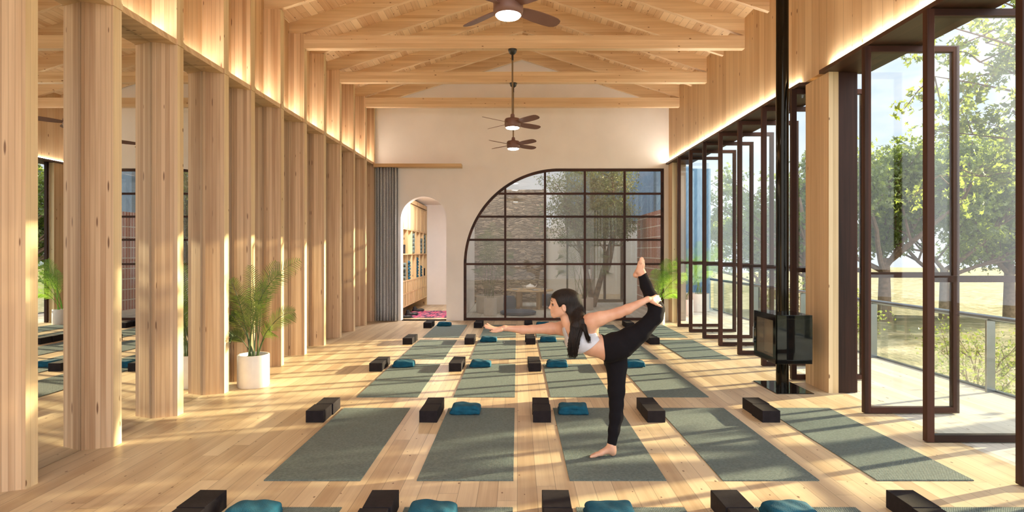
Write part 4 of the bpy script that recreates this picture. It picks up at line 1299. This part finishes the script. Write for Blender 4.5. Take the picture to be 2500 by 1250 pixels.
def tree_parts(name, seed, H, trunk_r, trunk_h, n_leaf, size, lean=(0, 0), depth=3, mat='leaf', cl=0.45, flat=0.7, lobes=5):
    rn = random.Random(seed)
    r = empty(name)
    m = MB(); tips = []
    top = Vector((lean[0], lean[1], trunk_h))
    m.tube([(0, 0, -0.5), (lean[0] * 0.2, lean[1] * 0.2, trunk_h * 0.4), top], [trunk_r * 1.25, trunk_r, trunk_r * 0.8], 10)
    for k in range(5):
        a = k * 1.257 + rn.uniform(-0.3, 0.3)
        branches(m, top - Vector((0, 0, rn.uniform(0, trunk_h * 0.3))), Vector((math.cos(a), math.sin(a), rn.uniform(0.35, 1.1))).normalized(), (H - trunk_h) * 0.48, trunk_r * 0.5, depth - 1, rn, tips)
    m.build('trunk', M['bark'], r, smooth=True)
    m = MB()
    foliage(m, [(t, cl * rn.uniform(0.6, 1.3)) for t in tips], n_leaf, size, seed + 5, flat=flat, lobes=lobes)
    m.build('foliage', M[mat], r)
    return r
TA = tree_parts('leafy_tree', 11, 6.6, 0.15, 1.7, 14000, 0.21, cl=0.7)
TB = tree_parts('leafy_tree', 23, 6.2, 0.13, 1.5, 14000, 0.19, cl=0.68)
used = [False, False]
trees = [(12.2, 19.6, 'A', 1.25, 0.3, 'nearest of the far group, left of centre'), (15.2, 21.0, 'B', 1.2, 1.4, 'middle of the group'), (18.6, 22.3, 'A', 1.25, 2.5, 'right of the middle one'),
         (23.5, 25.5, 'B', 1.4, 3.3, 'at the right edge'), (10.6, 26.0, 'B', 0.95, 4.2, 'behind the broad post'),
         (29.5, 31.0, 'A', 1.5, 0.9, 'far off at the right edge')]
for i, (x, y, k, s, rz, lb) in enumerate(trees):
    j = 0 if k == 'A' else 1
    src = (TA, TB)[j]
    o = src if not used[j] else copy_tree(src)
    used[j] = True
    o.location = (x, y, height(x, y)); o.rotation_euler = (0, 0, rz); o.scale = (s, s, s)
    tag(o, 'green leafy tree beyond the deck, ' + lb, 'tree', 'leafy trees beyond the deck')
# near tree whose boughs hang into the upper right of the view
NTREE = empty('leafy_tree', (9.3, 6.7, height(9.3, 6.7)))
rn = random.Random(9)
m = MB(); lf = []
topn = Vector((-0.2, -0.1, 4.2))
m.tube([(0.1, 0.1, -0.3), (0, 0, 1.5), (-0.1, 0, 3.0), topn, (-0.3, 0.1, 5.6)], [0.2, 0.17, 0.14, 0.11, 0.04], 10)
bough = [((-0.1, 0, 3.3), (-3.5, 1.5, 5)), ((-0.1, 0, 3.1), (-3.3, 1.8, 4.3)), ((-0.15, 0, 3.5), (-3.6, 1.2, 5.6)), ((-0.1, 0, 2.9), (-3, 2.1, 3.7)), ((-0.1, 0, 3.2), (-2.9, 1.4, 6.1)), ((-0.1, 0, 3.6), (-2.7, 1.6, 5.5)), ((-0.15, 0, 3.0), (-2.5, 1.4, 4.5)), ((0, 0, 2.8), (-2.1, 1.9, 3.9)), ((-0.1, 0, 3.9), (-1.2, -0.3, 5.9)),
         ((-0.2, 0, 4.3), (0.6, 1.7, 6.2)), ((-0.2, 0, 4.0), (1.5, 0.5, 5.8)), ((-0.1, 0, 3.4), (-1.6, 1.8, 5)), ((-0.2, 0, 4.2), (-2.4, 1.2, 6.4)), ((-0.1, 0, 3.3), (1.2, -0.3, 4.6)), ((-0.1, 0, 3.1), (-3.1, 1.2, 5.1))]
for p0, p1 in bough:
    p0, p1 = Vector(p0), Vector(p1)
    pm = (p0 + p1) / 2 + Vector((rn.uniform(-.2, .2), rn.uniform(-.2, .2), 0.25))
    P_ = [p0 * (1 - t) ** 2 + pm * 2 * t * (1 - t) + p1 * t * t for t in [q / 8 for q in range(9)]]
    m.tube(P_, [0.045 - 0.04 * q / 8 for q in range(9)], 6)
    for q in range(3, 9):
        for s in range(2):
            tw = P_[q] + Vector((rn.uniform(-.5, .5), rn.uniform(-.5, .5), rn.uniform(-.55, .3)))
            m.tube([P_[q], (P_[q] + tw) / 2 + Vector((0, 0, .05)), tw], [0.011, 0.008, 0.004], 5)
            lf.append((tw, 0.24)); lf.append(((P_[q] + tw) / 2, 0.18))
m.build('trunk', M['bark'], NTREE, smooth=True)
m = MB(); foliage(m, lf, 6400, 0.17, 77, flat=0.9, lobes=5)
m.build('foliage', M['leaf'], NTREE)
tag(NTREE, 'nearest tree beyond the deck, its large leaves hanging into the upper right', 'tree')
for x, y, rz, s, lb in ((8.6, 17.4, 0.3, 0.86, 'airy tree behind the stove pipe, its boughs seen through the far pivot doors'), (8.9, 20.6, 2.0, 0.95, 'airy tree just right of the blue wall, seen through the far pivot doors')):
    o = copy_tree(NTREE)
    o.location = (x, y, height(x, y) - 0.9); o.rotation_euler = (0, 0, rz); o.scale = (s, s, s)
    tag(o, lb, 'tree', 'airy trees by the deck')
# bushes along the deck
def bush(name, x, y, r, h, n, size, seed, label, mat='leaf'):
    o = empty(name, (x, y, height(x, y)))
    m = MB(); rn = random.Random(seed); tips = []
    for k in range(7):
        a = k * 0.9
        branches(m, Vector((0, 0, -0.1)), Vector((math.cos(a) * 0.5, math.sin(a) * 0.5, 1.0)).normalized(), h * 0.55, 0.018, 1, rn, tips)
    m.build('stems', M['bark'], o)
    m = MB()
    foliage(m, [(t, r * 0.35) for t in tips], n, size, seed + 1, flat=1.0, lobes=3)
    m.build('foliage', M[mat], o)
    tag(o, label, 'bush', 'bushes along the deck')
bush('bush', 6.3, 8.1, 0.7, 1.35, 800, 0.08, 3, 'sparse leafy bush outside the glass balustrade, left of the second door stile')
bush('bush', 6.9, 7.7, 0.8, 1.2, 800, 0.08, 4, 'sparse leafy bush outside the glass balustrade at the right edge')
bush('bush', 8.0, 10.2, 0.8, 1.6, 900, 0.09, 6, 'leafy bush farther out behind the balustrade post')
bush('bush', 6.9, 12.5, 0.8, 2.1, 1100, 0.10, 7, 'leafy bush outside the deck beyond the far pivot doors')
bush('bush', 7.0, 15.0, 0.9, 2.3, 1100, 0.11, 8, 'leafy bush outside the deck near the blue tiled wall')
bush('bush', 7.6, 6.1, 1.0, 2.3, 1800, 0.11, 9, 'unseen dense tall bush off the right edge, added to shade the floor')  # added out of view to keep sun off the near floor
bush('bush', 8.0, 4.6, 1.0, 2.6, 1800, 0.11, 12, 'second unseen dense tall bush off the right edge, added to shade the floor')  # another added shade caster out of view
# olive tree in the courtyard
OT = empty('olive_tree', (1.75, 15.6, -0.004))
rn = random.Random(31); m = MB(); lf = []
stems = [((0.25, 0, 0), (0.05, 0.0, 1.3), (-0.5, 0.0, 2.9)), ((0.25, 0, 0), (0.6, 0.1, 1.2), (1.15, 0.1, 3.2)), ((0.6, 0.1, 0.9), (0.9, 0, 1.7), (0.75, -0.1, 3.4)), ((0.1, 0, 1.0), (0.1, 0.1, 2.0), (0.3, 0.2, 3.2))]
for s_ in stems:
    A_, B_, C_ = [Vector(q) for q in s_]
    pts = [A_ * (1 - t) ** 2 + B_ * 2 * t * (1 - t) + C_ * t * t for t in [q / 8 for q in range(9)]]
    m.tube(pts, [0.085 - 0.055 * q / 8 for q in range(9)], 9)
    for q in range(4, 9):
        for k in range(4):
            tw = pts[q] + Vector((rn.uniform(-1.0, 0.9), rn.uniform(-.6, .6), rn.uniform(-.25, .8)))
            tw.z = max(tw.z, 2.12); tw.x = min(tw.x, 1.15)
            m.tube([pts[q], (pts[q] + tw) / 2 + Vector((0, 0, .1)), tw], [0.02, 0.012, 0.004], 5)
            lf.append((tw, 0.42)); lf.append(((pts[q] * 0.4 + tw * 0.6), 0.34))
m.build('trunk', M['bark'], OT, smooth=True)
m = MB(); foliage(m, lf, 24000, 0.085, 78, flat=0.75, lobes=2)
m.build('foliage', M['leaf_far'], OT)
tag(OT, 'olive tree with a leaning trunk in the courtyard', 'tree')

# ------------------------------------------------------------------ the woman
# body drawn on a profile sheet: u to the right, v down, one unit = 1.2222 mm; w = metres away from the viewer
WY = 4.15
def P(u, v, w=0.0):
    return np.array([u * 0.0012222 - 0.29684, WY + w, 1.49111 - v * 0.0012222])
def uv(u, v):
    p = P(u, v); return (p[0], p[2])
h = 0.0038
lo, hi = (-0.27, WY - 0.30, -0.004), (1.04, WY + 0.24, 1.44)

def torso(F):
    c = F.cap
    c(P(812, 578, -0.005), P(738, 590), 0.092, 0.070, 0.03, 1.32)
    c(P(738, 590), P(675, 566), 0.070, 0.080, 0.03, 1.42)
    c(P(675, 566), P(600, 528), 0.080, 0.092, 0.03, 1.45)
    c(P(600, 528), P(560, 482), 0.088, 0.066, 0.03, 1.55)
    F.ell(P(582, 560, -0.06), (0.062, 0.052, 0.055), 0.3, 0.03)
    F.ell(P(575, 560, 0.06), (0.062, 0.052, 0.055), 0.3, 0.03)
    c(P(600, 470, -0.10), P(650, 470, -0.11), 0.05, 0.052, 0.03)      # near shoulder blade and flank
    c(P(650, 470, -0.11), P(670, 540, -0.07), 0.05, 0.045, 0.03)
    F.ell(P(770, 618, 0.01), (0.062, 0.12, 0.062), 0.4, 0.03)         # belly
def arms_root(F):
    F.cap(P(560, 485, 0.03), P(512, 490, 0.125), 0.056, 0.050, 0.03)
    F.cap(P(590, 462, -0.05), P(652, 424, -0.145), 0.060, 0.052, 0.035)
def seat(F):
    c = F.cap
    F.ell(P(800, 572, -0.065), (0.092, 0.080, 0.086), 0.0, 0.025)
    F.ell(P(806, 584, 0.07), (0.088, 0.080, 0.086), 0.0, 0.025)
def standing_leg(F):
    c = F.cap
    c(P(815, 600, 0.065), P(822, 700, 0.055), 0.088, 0.068, 0.03)
    c(P(822, 700, 0.055), P(818, 845, 0.035), 0.068, 0.054, 0.02)
    c(P(818, 845, 0.035), P(817, 920, 0.028), 0.054, 0.044, 0.02)
    c(P(817, 920, 0.028), P(815, 990, 0.02), 0.044, 0.0425, 0.02)
    c(P(815, 990, 0.02), P(801, 1065, 0.01), 0.0425, 0.034, 0.02)
    c(P(801, 1065, 0.01), P(785, 1150, 0.0), 0.034, 0.027, 0.02)
def raised_leg(F):
    c = F.cap
    c(P(842, 560, -0.065), P(880, 528, -0.075), 0.086, 0.073, 0.03)
    c(P(880, 528, -0.075), P(935, 492, -0.085), 0.073, 0.060, 0.03)
    c(P(935, 492, -0.085), P(1018, 400, -0.095), 0.060, 0.049, 0.02)
    c(P(1018, 400, -0.095), P(1027, 358, -0.09), 0.049, 0.0485, 0.02)
    c(P(1027, 358, -0.09), P(1008, 305, -0.05), 0.0475, 0.043, 0.02)
    c(P(1008, 305, -0.05), P(985, 232, 0.01), 0.043, 0.034, 0.02)
    c(P(985, 232, 0.01), P(971, 165, 0.06), 0.034, 0.028, 0.02)

B = Field(lo, hi, h)
torso(B); arms_root(B); seat(B); standing_leg(B); raised_leg(B)
c = B.cap
# far arm, stretched forward
c(P(512, 490, 0.125), P(440, 492, 0.135), 0.045, 0.0405, 0.025)
c(P(440, 492, 0.135), P(330, 498, 0.14), 0.0405, 0.0295, 0.02)
c(P(330, 498, 0.14), P(275, 500, 0.135), 0.0300, 0.0305, 0.015)
c(P(275, 500, 0.135), P(168, 488, 0.12), 0.0300, 0.0185, 0.015)
# far hand: palm turned up, thumb on the viewer's side
c(P(168, 488, 0.12), P(140, 491, 0.115), 0.0185, 0.016, 0.012, 1.35)
for w0, w1 in ((-0.024, -0.028), (-0.008, -0.009), (0.008, 0.010), (0.023, 0.028)):
    c(P(142, 492, 0.115 + w0 * 0.8), P(101, 489, 0.113 + w1), 0.0125, 0.0095, 0.008)
for w, l, dv, cu in ((-0.029, 46, 0, 0), (-0.0095, 55, -5, -3), (0.0105, 52, -9, -6), (0.029, 40, -13, -10)):
    a, b_, d_ = P(103, 488, 0.113 + w), P(103 - l * 0.55, 485 + dv * 0.5, 0.113 + w * 1.12), P(103 - l, 482 + dv + cu * 0.4, 0.113 + w * 1.16)
    c(a, b_, 0.0088, 0.0074, 0.003); c(b_, d_, 0.0074, 0.0058, 0.003)
c(P(148, 496, 0.095), P(120, 503, 0.078), 0.0145, 0.0105, 0.010)
c(P(120, 503, 0.078), P(100, 503, 0.072), 0.0100, 0.0085, 0.004); c(P(100, 503, 0.072), P(84, 499, 0.070), 0.0085, 0.0066, 0.004)
# near arm, reaching back
c(P(655, 422, -0.148), P(700, 405, -0.17), 0.051, 0.046, 0.03)
c(P(700, 405, -0.17), P(800, 371, -0.19), 0.046, 0.0345, 0.02)
c(P(800, 371, -0.19), P(850, 352, -0.187), 0.0350, 0.0335, 0.015)
c(P(850, 352, -0.187), P(965, 300, -0.155), 0.0330, 0.0190, 0.015)
# near hand gripping the raised leg below the knee
c(P(965, 300, -0.155), P(990, 300, -0.143), 0.019, 0.0175, 0.012)
for k, (v0, v1, ue) in enumerate(((287, 284, 1032), (296, 297, 1040), (305, 310, 1044), (313, 322, 1042))):
    c(P(988, 298 + k * 3, -0.142), P(ue - 14, v1, -0.110 - 0.002 * k), 0.0135, 0.0100, 0.008)
    c(P(ue - 14, v1, -0.110 - 0.002 * k), P(ue + 5, v1 + 3, -0.085), 0.0090, 0.0080, 0.004)
    c(P(ue + 5, v1 + 3, -0.085), P(ue + 8, v1 + 9, -0.055), 0.0080, 0.0064, 0.004)
c(P(990, 311, -0.148), P(1014, 326, -0.148), 0.0150, 0.0105, 0.010)
c(P(1014, 326, -0.148), P(1031, 334, -0.147), 0.0098, 0.0088, 0.004); c(P(1031, 334, -0.147), P(1045, 341, -0.142), 0.0086, 0.0066, 0.004)
# standing foot (big toe towards the viewer)
c(P(785, 1145, 0.0), P(787, 1172, 0.0), 0.028, 0.030, 0.015)
c(P(787, 1172, 0.002), P(793, 1192, 0.003), 0.028, 0.0245, 0.015)
c(P(780, 1170, 0.0), P(725, 1192, -0.004), 0.030, 0.0185, 0.02, 1.1)
c(P(725, 1193, -0.010), P(693, 1201, -0.016), 0.0185, 0.0145, 0.012, 1.3)
c(P(740, 1196, 0.018), P(700, 1204, 0.020), 0.0160, 0.0125, 0.012, 1.1)
for w, u0, u1, r in ((-0.030, 690, 664, 0.0120), (-0.010, 690, 666, 0.0088), (0.005, 693, 671, 0.0082), (0.019, 698, 678, 0.0078), (0.032, 704, 686, 0.0074)):
    c(P(u0, 1203, w * 0.8), P(u1, 1208, w), r * 1.05, r * 0.85, 0.005)
c(P(782, 1152, -0.024), P(786, 1160, -0.022), 0.010, 0.009, 0.01)
# raised foot, sole towards the front, toes up
c(P(971, 165, 0.06), P(958, 158, 0.07), 0.028, 0.027, 0.015)
c(P(950, 160, 0.07), P(938, 172, 0.07), 0.026, 0.0215, 0.015)
c(P(962, 148, 0.065), P(966, 112, 0.055), 0.029, 0.0235, 0.015)
c(P(966, 112, 0.055), P(969, 92, 0.05), 0.0235, 0.0175, 0.01)
c(P(945, 150, 0.045), P(954, 100, 0.03), 0.0170, 0.0150, 0.012)
for u, v, r, w in ((957, 77, 0.0115, 0.020), (965, 72, 0.0088, 0.040), (972, 73, 0.0082, 0.056), (979, 78, 0.0078, 0.070), (985, 86, 0.0072, 0.082)):
    c(P(u - 1, v + 20, w), P(u, v, w - 0.004), r * 1.05, r * 0.85, 0.005)
# neck and head
c(P(566, 482, -0.01), P(536, 436, -0.01), 0.056, 0.045, 0.03)
c(P(536, 436, -0.01), P(520, 385, -0.01), 0.045, 0.046, 0.02)
HW = -0.01
B.ell(P(516, 321, HW), (0.094, 0.073, 0.080), 0.0, 0.02)
B.ell(P(476, 330, HW), (0.047, 0.058, 0.058), 0.0, 0.02)
B.ell(P(474, 366, HW), (0.044, 0.050, 0.052), 0.0, 0.02)
c(P(503, 378, HW - 0.043), P(456, 402, HW - 0.014), 0.019, 0.014, 0.02)
c(P(503, 378, HW + 0.043), P(456, 402, HW + 0.014), 0.019, 0.014, 0.02)
c(P(450, 400, HW - 0.006), P(450, 400, HW + 0.006), 0.0165, 0.0165, 0.012)
c(P(446, 375, HW - 0.012), P(446, 375, HW + 0.012), 0.014, 0.014, 0.012)
B.ell(P(449, 339, HW - 0.030), (0.012, 0.016, 0.011), 0, cut=True)
B.ell(P(449, 339, HW + 0.030), (0.012, 0.016, 0.011), 0, cut=True)
c(P(446, 324, HW - 0.040), P(441, 322, HW - 0.014), 0.0075, 0.0085, 0.008)
c(P(446, 324, HW + 0.040), P(441, 322, HW + 0.014), 0.0075, 0.0085, 0.008)
c(P(442, 332, HW), P(428, 357, HW), 0.0062, 0.0068, 0.010)
c(P(427, 358, HW), P(428, 360, HW), 0.0066, 0.0068, 0.005)
c(P(433, 364, HW - 0.010), P(433, 364, HW + 0.010), 0.0050, 0.0050, 0.005)
c(P(436.5, 378, HW - 0.012), P(436.5, 378, HW + 0.012), 0.0056, 0.0056, 0.006)
c(P(438, 387, HW - 0.011), P(438, 387, HW + 0.011), 0.0060, 0.0060, 0.006)
for s in (-1, 1):
    B.ell(P(507, 355, HW + s * 0.071), (0.015, 0.0075, 0.026), 0.25, 0.006)
    B.ell(P(505, 353, HW + s * 0.079), (0.008, 0.005, 0.016), 0.25, cut=True)
c(P(435, 382.5, HW - 0.020), P(435, 382.5, HW + 0.020), 0.0016, 0.0016, cut=True)
B.f = np.maximum(B.f, (0.007 - (B.lo[2] + B.h * np.arange(B.n[2])))[None, None, :].astype(np.float32))
wo = empty('person', (0.65, WY, 0.0))
def child(name, me, mat):
    o = link_mesh(name, me, mat, wo, (-0.65, -WY, 0)); return o
child('body', B.mesh('body'), M['skin'])
del B

# leggings
Lg = Field((0.50, WY - 0.22, 0.05), (1.04, WY + 0.22, 1.34), h)
torso(Lg); seat(Lg); standing_leg(Lg); raised_leg(Lg)
keep = Lg.poly_xz([uv(*q) for q in ((728, 480), (729, 560), (736, 620), (741, 720), (741, 1139), (757, 1143), (790, 1151), (812, 1156), (900, 1156), (1080, 700), (1080, 120), (1000, 152), (975, 166), (957, 177), (940, 182), (935, 300), (880, 440), (800, 480))])
Lg.f = np.maximum(Lg.f - 0.0045, keep)
lo_ = child('leggings', Lg.mesh('leggings'), M['legging']); lo_['label'] = 'black ankle-length leggings'
del Lg
# cropped top
Br = Field((0.28, WY - 0.24, 0.65), (0.62, WY + 0.24, 1.0), 0.0036)
torso(Br)
Br.cap(P(600, 470, -0.10), P(612, 462, -0.105), 0.052, 0.05, 0.03)
keep = Br.poly_xz([uv(*q) for q in ((484, 452), (509, 448), (514, 470), (524, 500), (533, 522), (558, 524), (582, 500), (594, 452), (604, 466), (618, 486), (650, 490), (680, 486), (704, 528), (655, 575), (603, 617), (556, 616), (505, 585), (488, 520))])
Br.f = np.maximum(Br.f - 0.0055, keep)
o = child('crop_top', Br.mesh('crop_top'), M['bra']); o['label'] = 'pale grey cropped sports top'
del Br
# straps over the shoulders
m = MB()
for pts in ((P(592, 470, -0.145), P(588, 440, -0.125), P(600, 415, -0.09), P(630, 430, -0.06)), (P(505, 470, 0.075), P(520, 440, 0.07), P(560, 430, 0.06), P(600, 450, 0.05))):
    m.tube([Vector(p) for p in pts], 0.009, 8, flat=0.35)
# hair
Hr = Field((0.18, WY - 0.23, 0.66), (0.54, WY + 0.14, 1.22), 0.0034)
Hr.ell(P(518, 318, HW), (0.101, 0.080, 0.087), 0.0, 0.02)
Hr.ell(P(480, 318, HW), (0.055, 0.068, 0.066), 0.0, 0.02)
Hr.cap(P(548, 318, HW), P(592, 380, HW - 0.02), 0.070, 0.046, 0.03)
Hr.cap(P(530, 372, HW - 0.02), P(575, 405, HW - 0.05), 0.052, 0.045, 0.03)
face = Hr.poly_xz([uv(*q) for q in ((380, 297), (434, 297), (458, 303), (469, 330), (479, 350), (490, 347), (497, 335), (508, 333), (517, 342), (519, 356), (512, 374), (535, 402), (552, 445), (440, 445), (380, 440))])
Hr.f = np.maximum(Hr.f, -face)
def lock(pts, r0, r1, sy=0.6):
    for a, b_ in zip(pts[:-1], pts[1:]):
        Hr.cap(a, b_, r0, r0, 0.012, sy)
Hr.cap(P(588, 385, -0.05), P(596, 430, -0.13), 0.046, 0.046, 0.02, 0.75)
Hr.cap(P(575, 405, -0.06), P(574, 455, -0.15), 0.046, 0.044, 0.02, 0.6)
Hr.cap(P(574, 455, -0.15), P(556, 520, -0.163), 0.043, 0.034, 0.02, 0.45)
Hr.cap(P(556, 520, -0.160), P(553, 552, -0.150), 0.030, 0.016, 0.02, 0.5)
Hr.cap(P(604, 425, -0.165), P(615, 468, -0.186), 0.026, 0.016, 0.02, 0.5)
me = Hr.mesh('hair')
hair_o = child('hair', me, M['hair'])
rn = random.Random(5)
m = MB()
m.b.from_mesh(me)
for k in range(420):
    t = rn.uniform(-1, 1); d = rn.uniform(-0.014, 0.006); ph = rn.uniform(0, 6.28); am = rn.uniform(1.5, 4.5); en = rn.uniform(-58, 14)
    wv = lambda s: am * math.sin(ph + s * 0.075)
    pts = [P(578 + 20 * t, 376 + 16 * rn.random(), -0.052 + d), P(577 + 26 * t, 424, -0.126 + d), P(573 + 34 * t + 0.5 * wv(455), 458, -0.166 + d), P(563 + 32 * t + 0.7 * wv(490), 492, -0.173 + d), P(556 + 29 * t + wv(520), 522, -0.176 + d),
           P(553 + 29 * t + wv(550), 552 + en * 0.3, -0.172 + d), P(551 + 29 * t + wv(580), 580 + en * 0.6, -0.166 + d), P(549 + 24 * t + 1.3 * wv(602), 602 + en * 0.9, -0.16 + d), P(546 + 19 * t + 1.6 * wv(620), 619 + en, -0.155 + d)]
    m.tube([Vector(p) for p in pts], [0.0026, 0.003, 0.0032, 0.003, 0.0027, 0.0024, 0.0019, 0.0012, 0.0003], 4)
for k in range(90):
    t = rn.uniform(-0.8, 0.8); d = rn.uniform(-0.006, 0.006); ph = rn.uniform(0, 6.28); e2 = rn.uniform(-30, 6)
    pts = [P(592 + 10 * t, 396, -0.09 + d), P(610 + 12 * t, 440, -0.188 + d), P(617 + 13 * t, 470, -0.192 + d), P(625 + 12 * t + 2 * math.sin(ph), 497, -0.184 + d), P(633 + 12 * t + 3 * math.sin(ph + 1), 520 + e2 * 0.5, -0.172 + d), P(641 + 11 * t + 4 * math.sin(ph + 2), 541 + e2, -0.16 + d)]
    m.tube([Vector(p) for p in pts], [0.0026, 0.003, 0.0026, 0.002, 0.0012, 0.0003], 4)
m.b.to_mesh(me); m.b.free()
for p in me.polygons: p.use_smooth = True
hair_o['label'] = 'long dark brown hair hanging over the shoulder'
# eyes, brows, lips, nails
for s in (-1, 1):
    e_ = MB(); r = bmesh.ops.create_uvsphere(e_.b, u_segments=20, v_segments=12, radius=0.0112)
    bmesh.ops.translate(e_.b, vec=Vector(P(453.5, 339, HW + s * 0.0275)), verts=r['verts'])
    eo = e_.build('eye', M['eyewhite'], wo, smooth=True); eo.location = (-0.65, -WY, 0)
    e_ = MB(); r = bmesh.ops.create_uvsphere(e_.b, u_segments=14, v_segments=10, radius=0.0066)
    bmesh.ops.translate(e_.b, vec=Vector(P(447.5, 339, HW + s * 0.0305)), verts=r['verts'])
    e_.build('iris', M['iris'], eo, smooth=True)
    m = MB().tube([Vector(P(436, 320, HW + s * 0.012)), Vector(P(437, 315.5, HW + s * 0.028)), Vector(P(446, 319, HW + s * 0.046))], [0.002, 0.0028, 0.001], 6)
    bo = m.build('eyebrow', M['hair'], wo, smooth=True); bo.location = (-0.65, -WY, 0)
    m = MB().tube([Vector(P(441, 334.5, HW + s * 0.018)), Vector(P(440.5, 332.5, HW + s * 0.030)), Vector(P(446, 335.5, HW + s * 0.042))], [0.0012, 0.0018, 0.001], 6)
    bo = m.build('eyelashes', M['hair'], wo, smooth=True); bo.location = (-0.65, -WY, 0)
m = MB()
m.tube([Vector(P(435.6 + 90 * abs(w), 378.5, HW + w)) for w in (-0.016, -0.008, 0, 0.008, 0.016)], [0.001, 0.0046, 0.0050, 0.0046, 0.001], 8)
m.tube([Vector(P(437.0 + 90 * abs(w), 386.5, HW + w)) for w in (-0.014, -0.007, 0, 0.007, 0.014)], [0.001, 0.0050, 0.0055, 0.0050, 0.001], 8)
o = m.build('lips', M['lip'], wo, smooth=True); o.location = (-0.65, -WY, 0)
for q in (P(663, 1203, -0.031), P(1045, 338, -0.147), P(85, 497, 0.0655), P(48, 478, 0.078)):
    m = MB(); r = bmesh.ops.create_icosphere(m.b, subdivisions=2, radius=0.0048)
    bmesh.ops.scale(m.b, vec=(1.4, 0.9, 0.7), verts=r['verts'])
    bmesh.ops.translate(m.b, vec=Vector(q), verts=r['verts'])
    o = m.build('nail', M['nail'], wo, smooth=True); o.location = (-0.65, -WY, 0)
tag(wo, 'person in a balancing yoga pose on one leg, pale cropped top and black leggings', 'person')
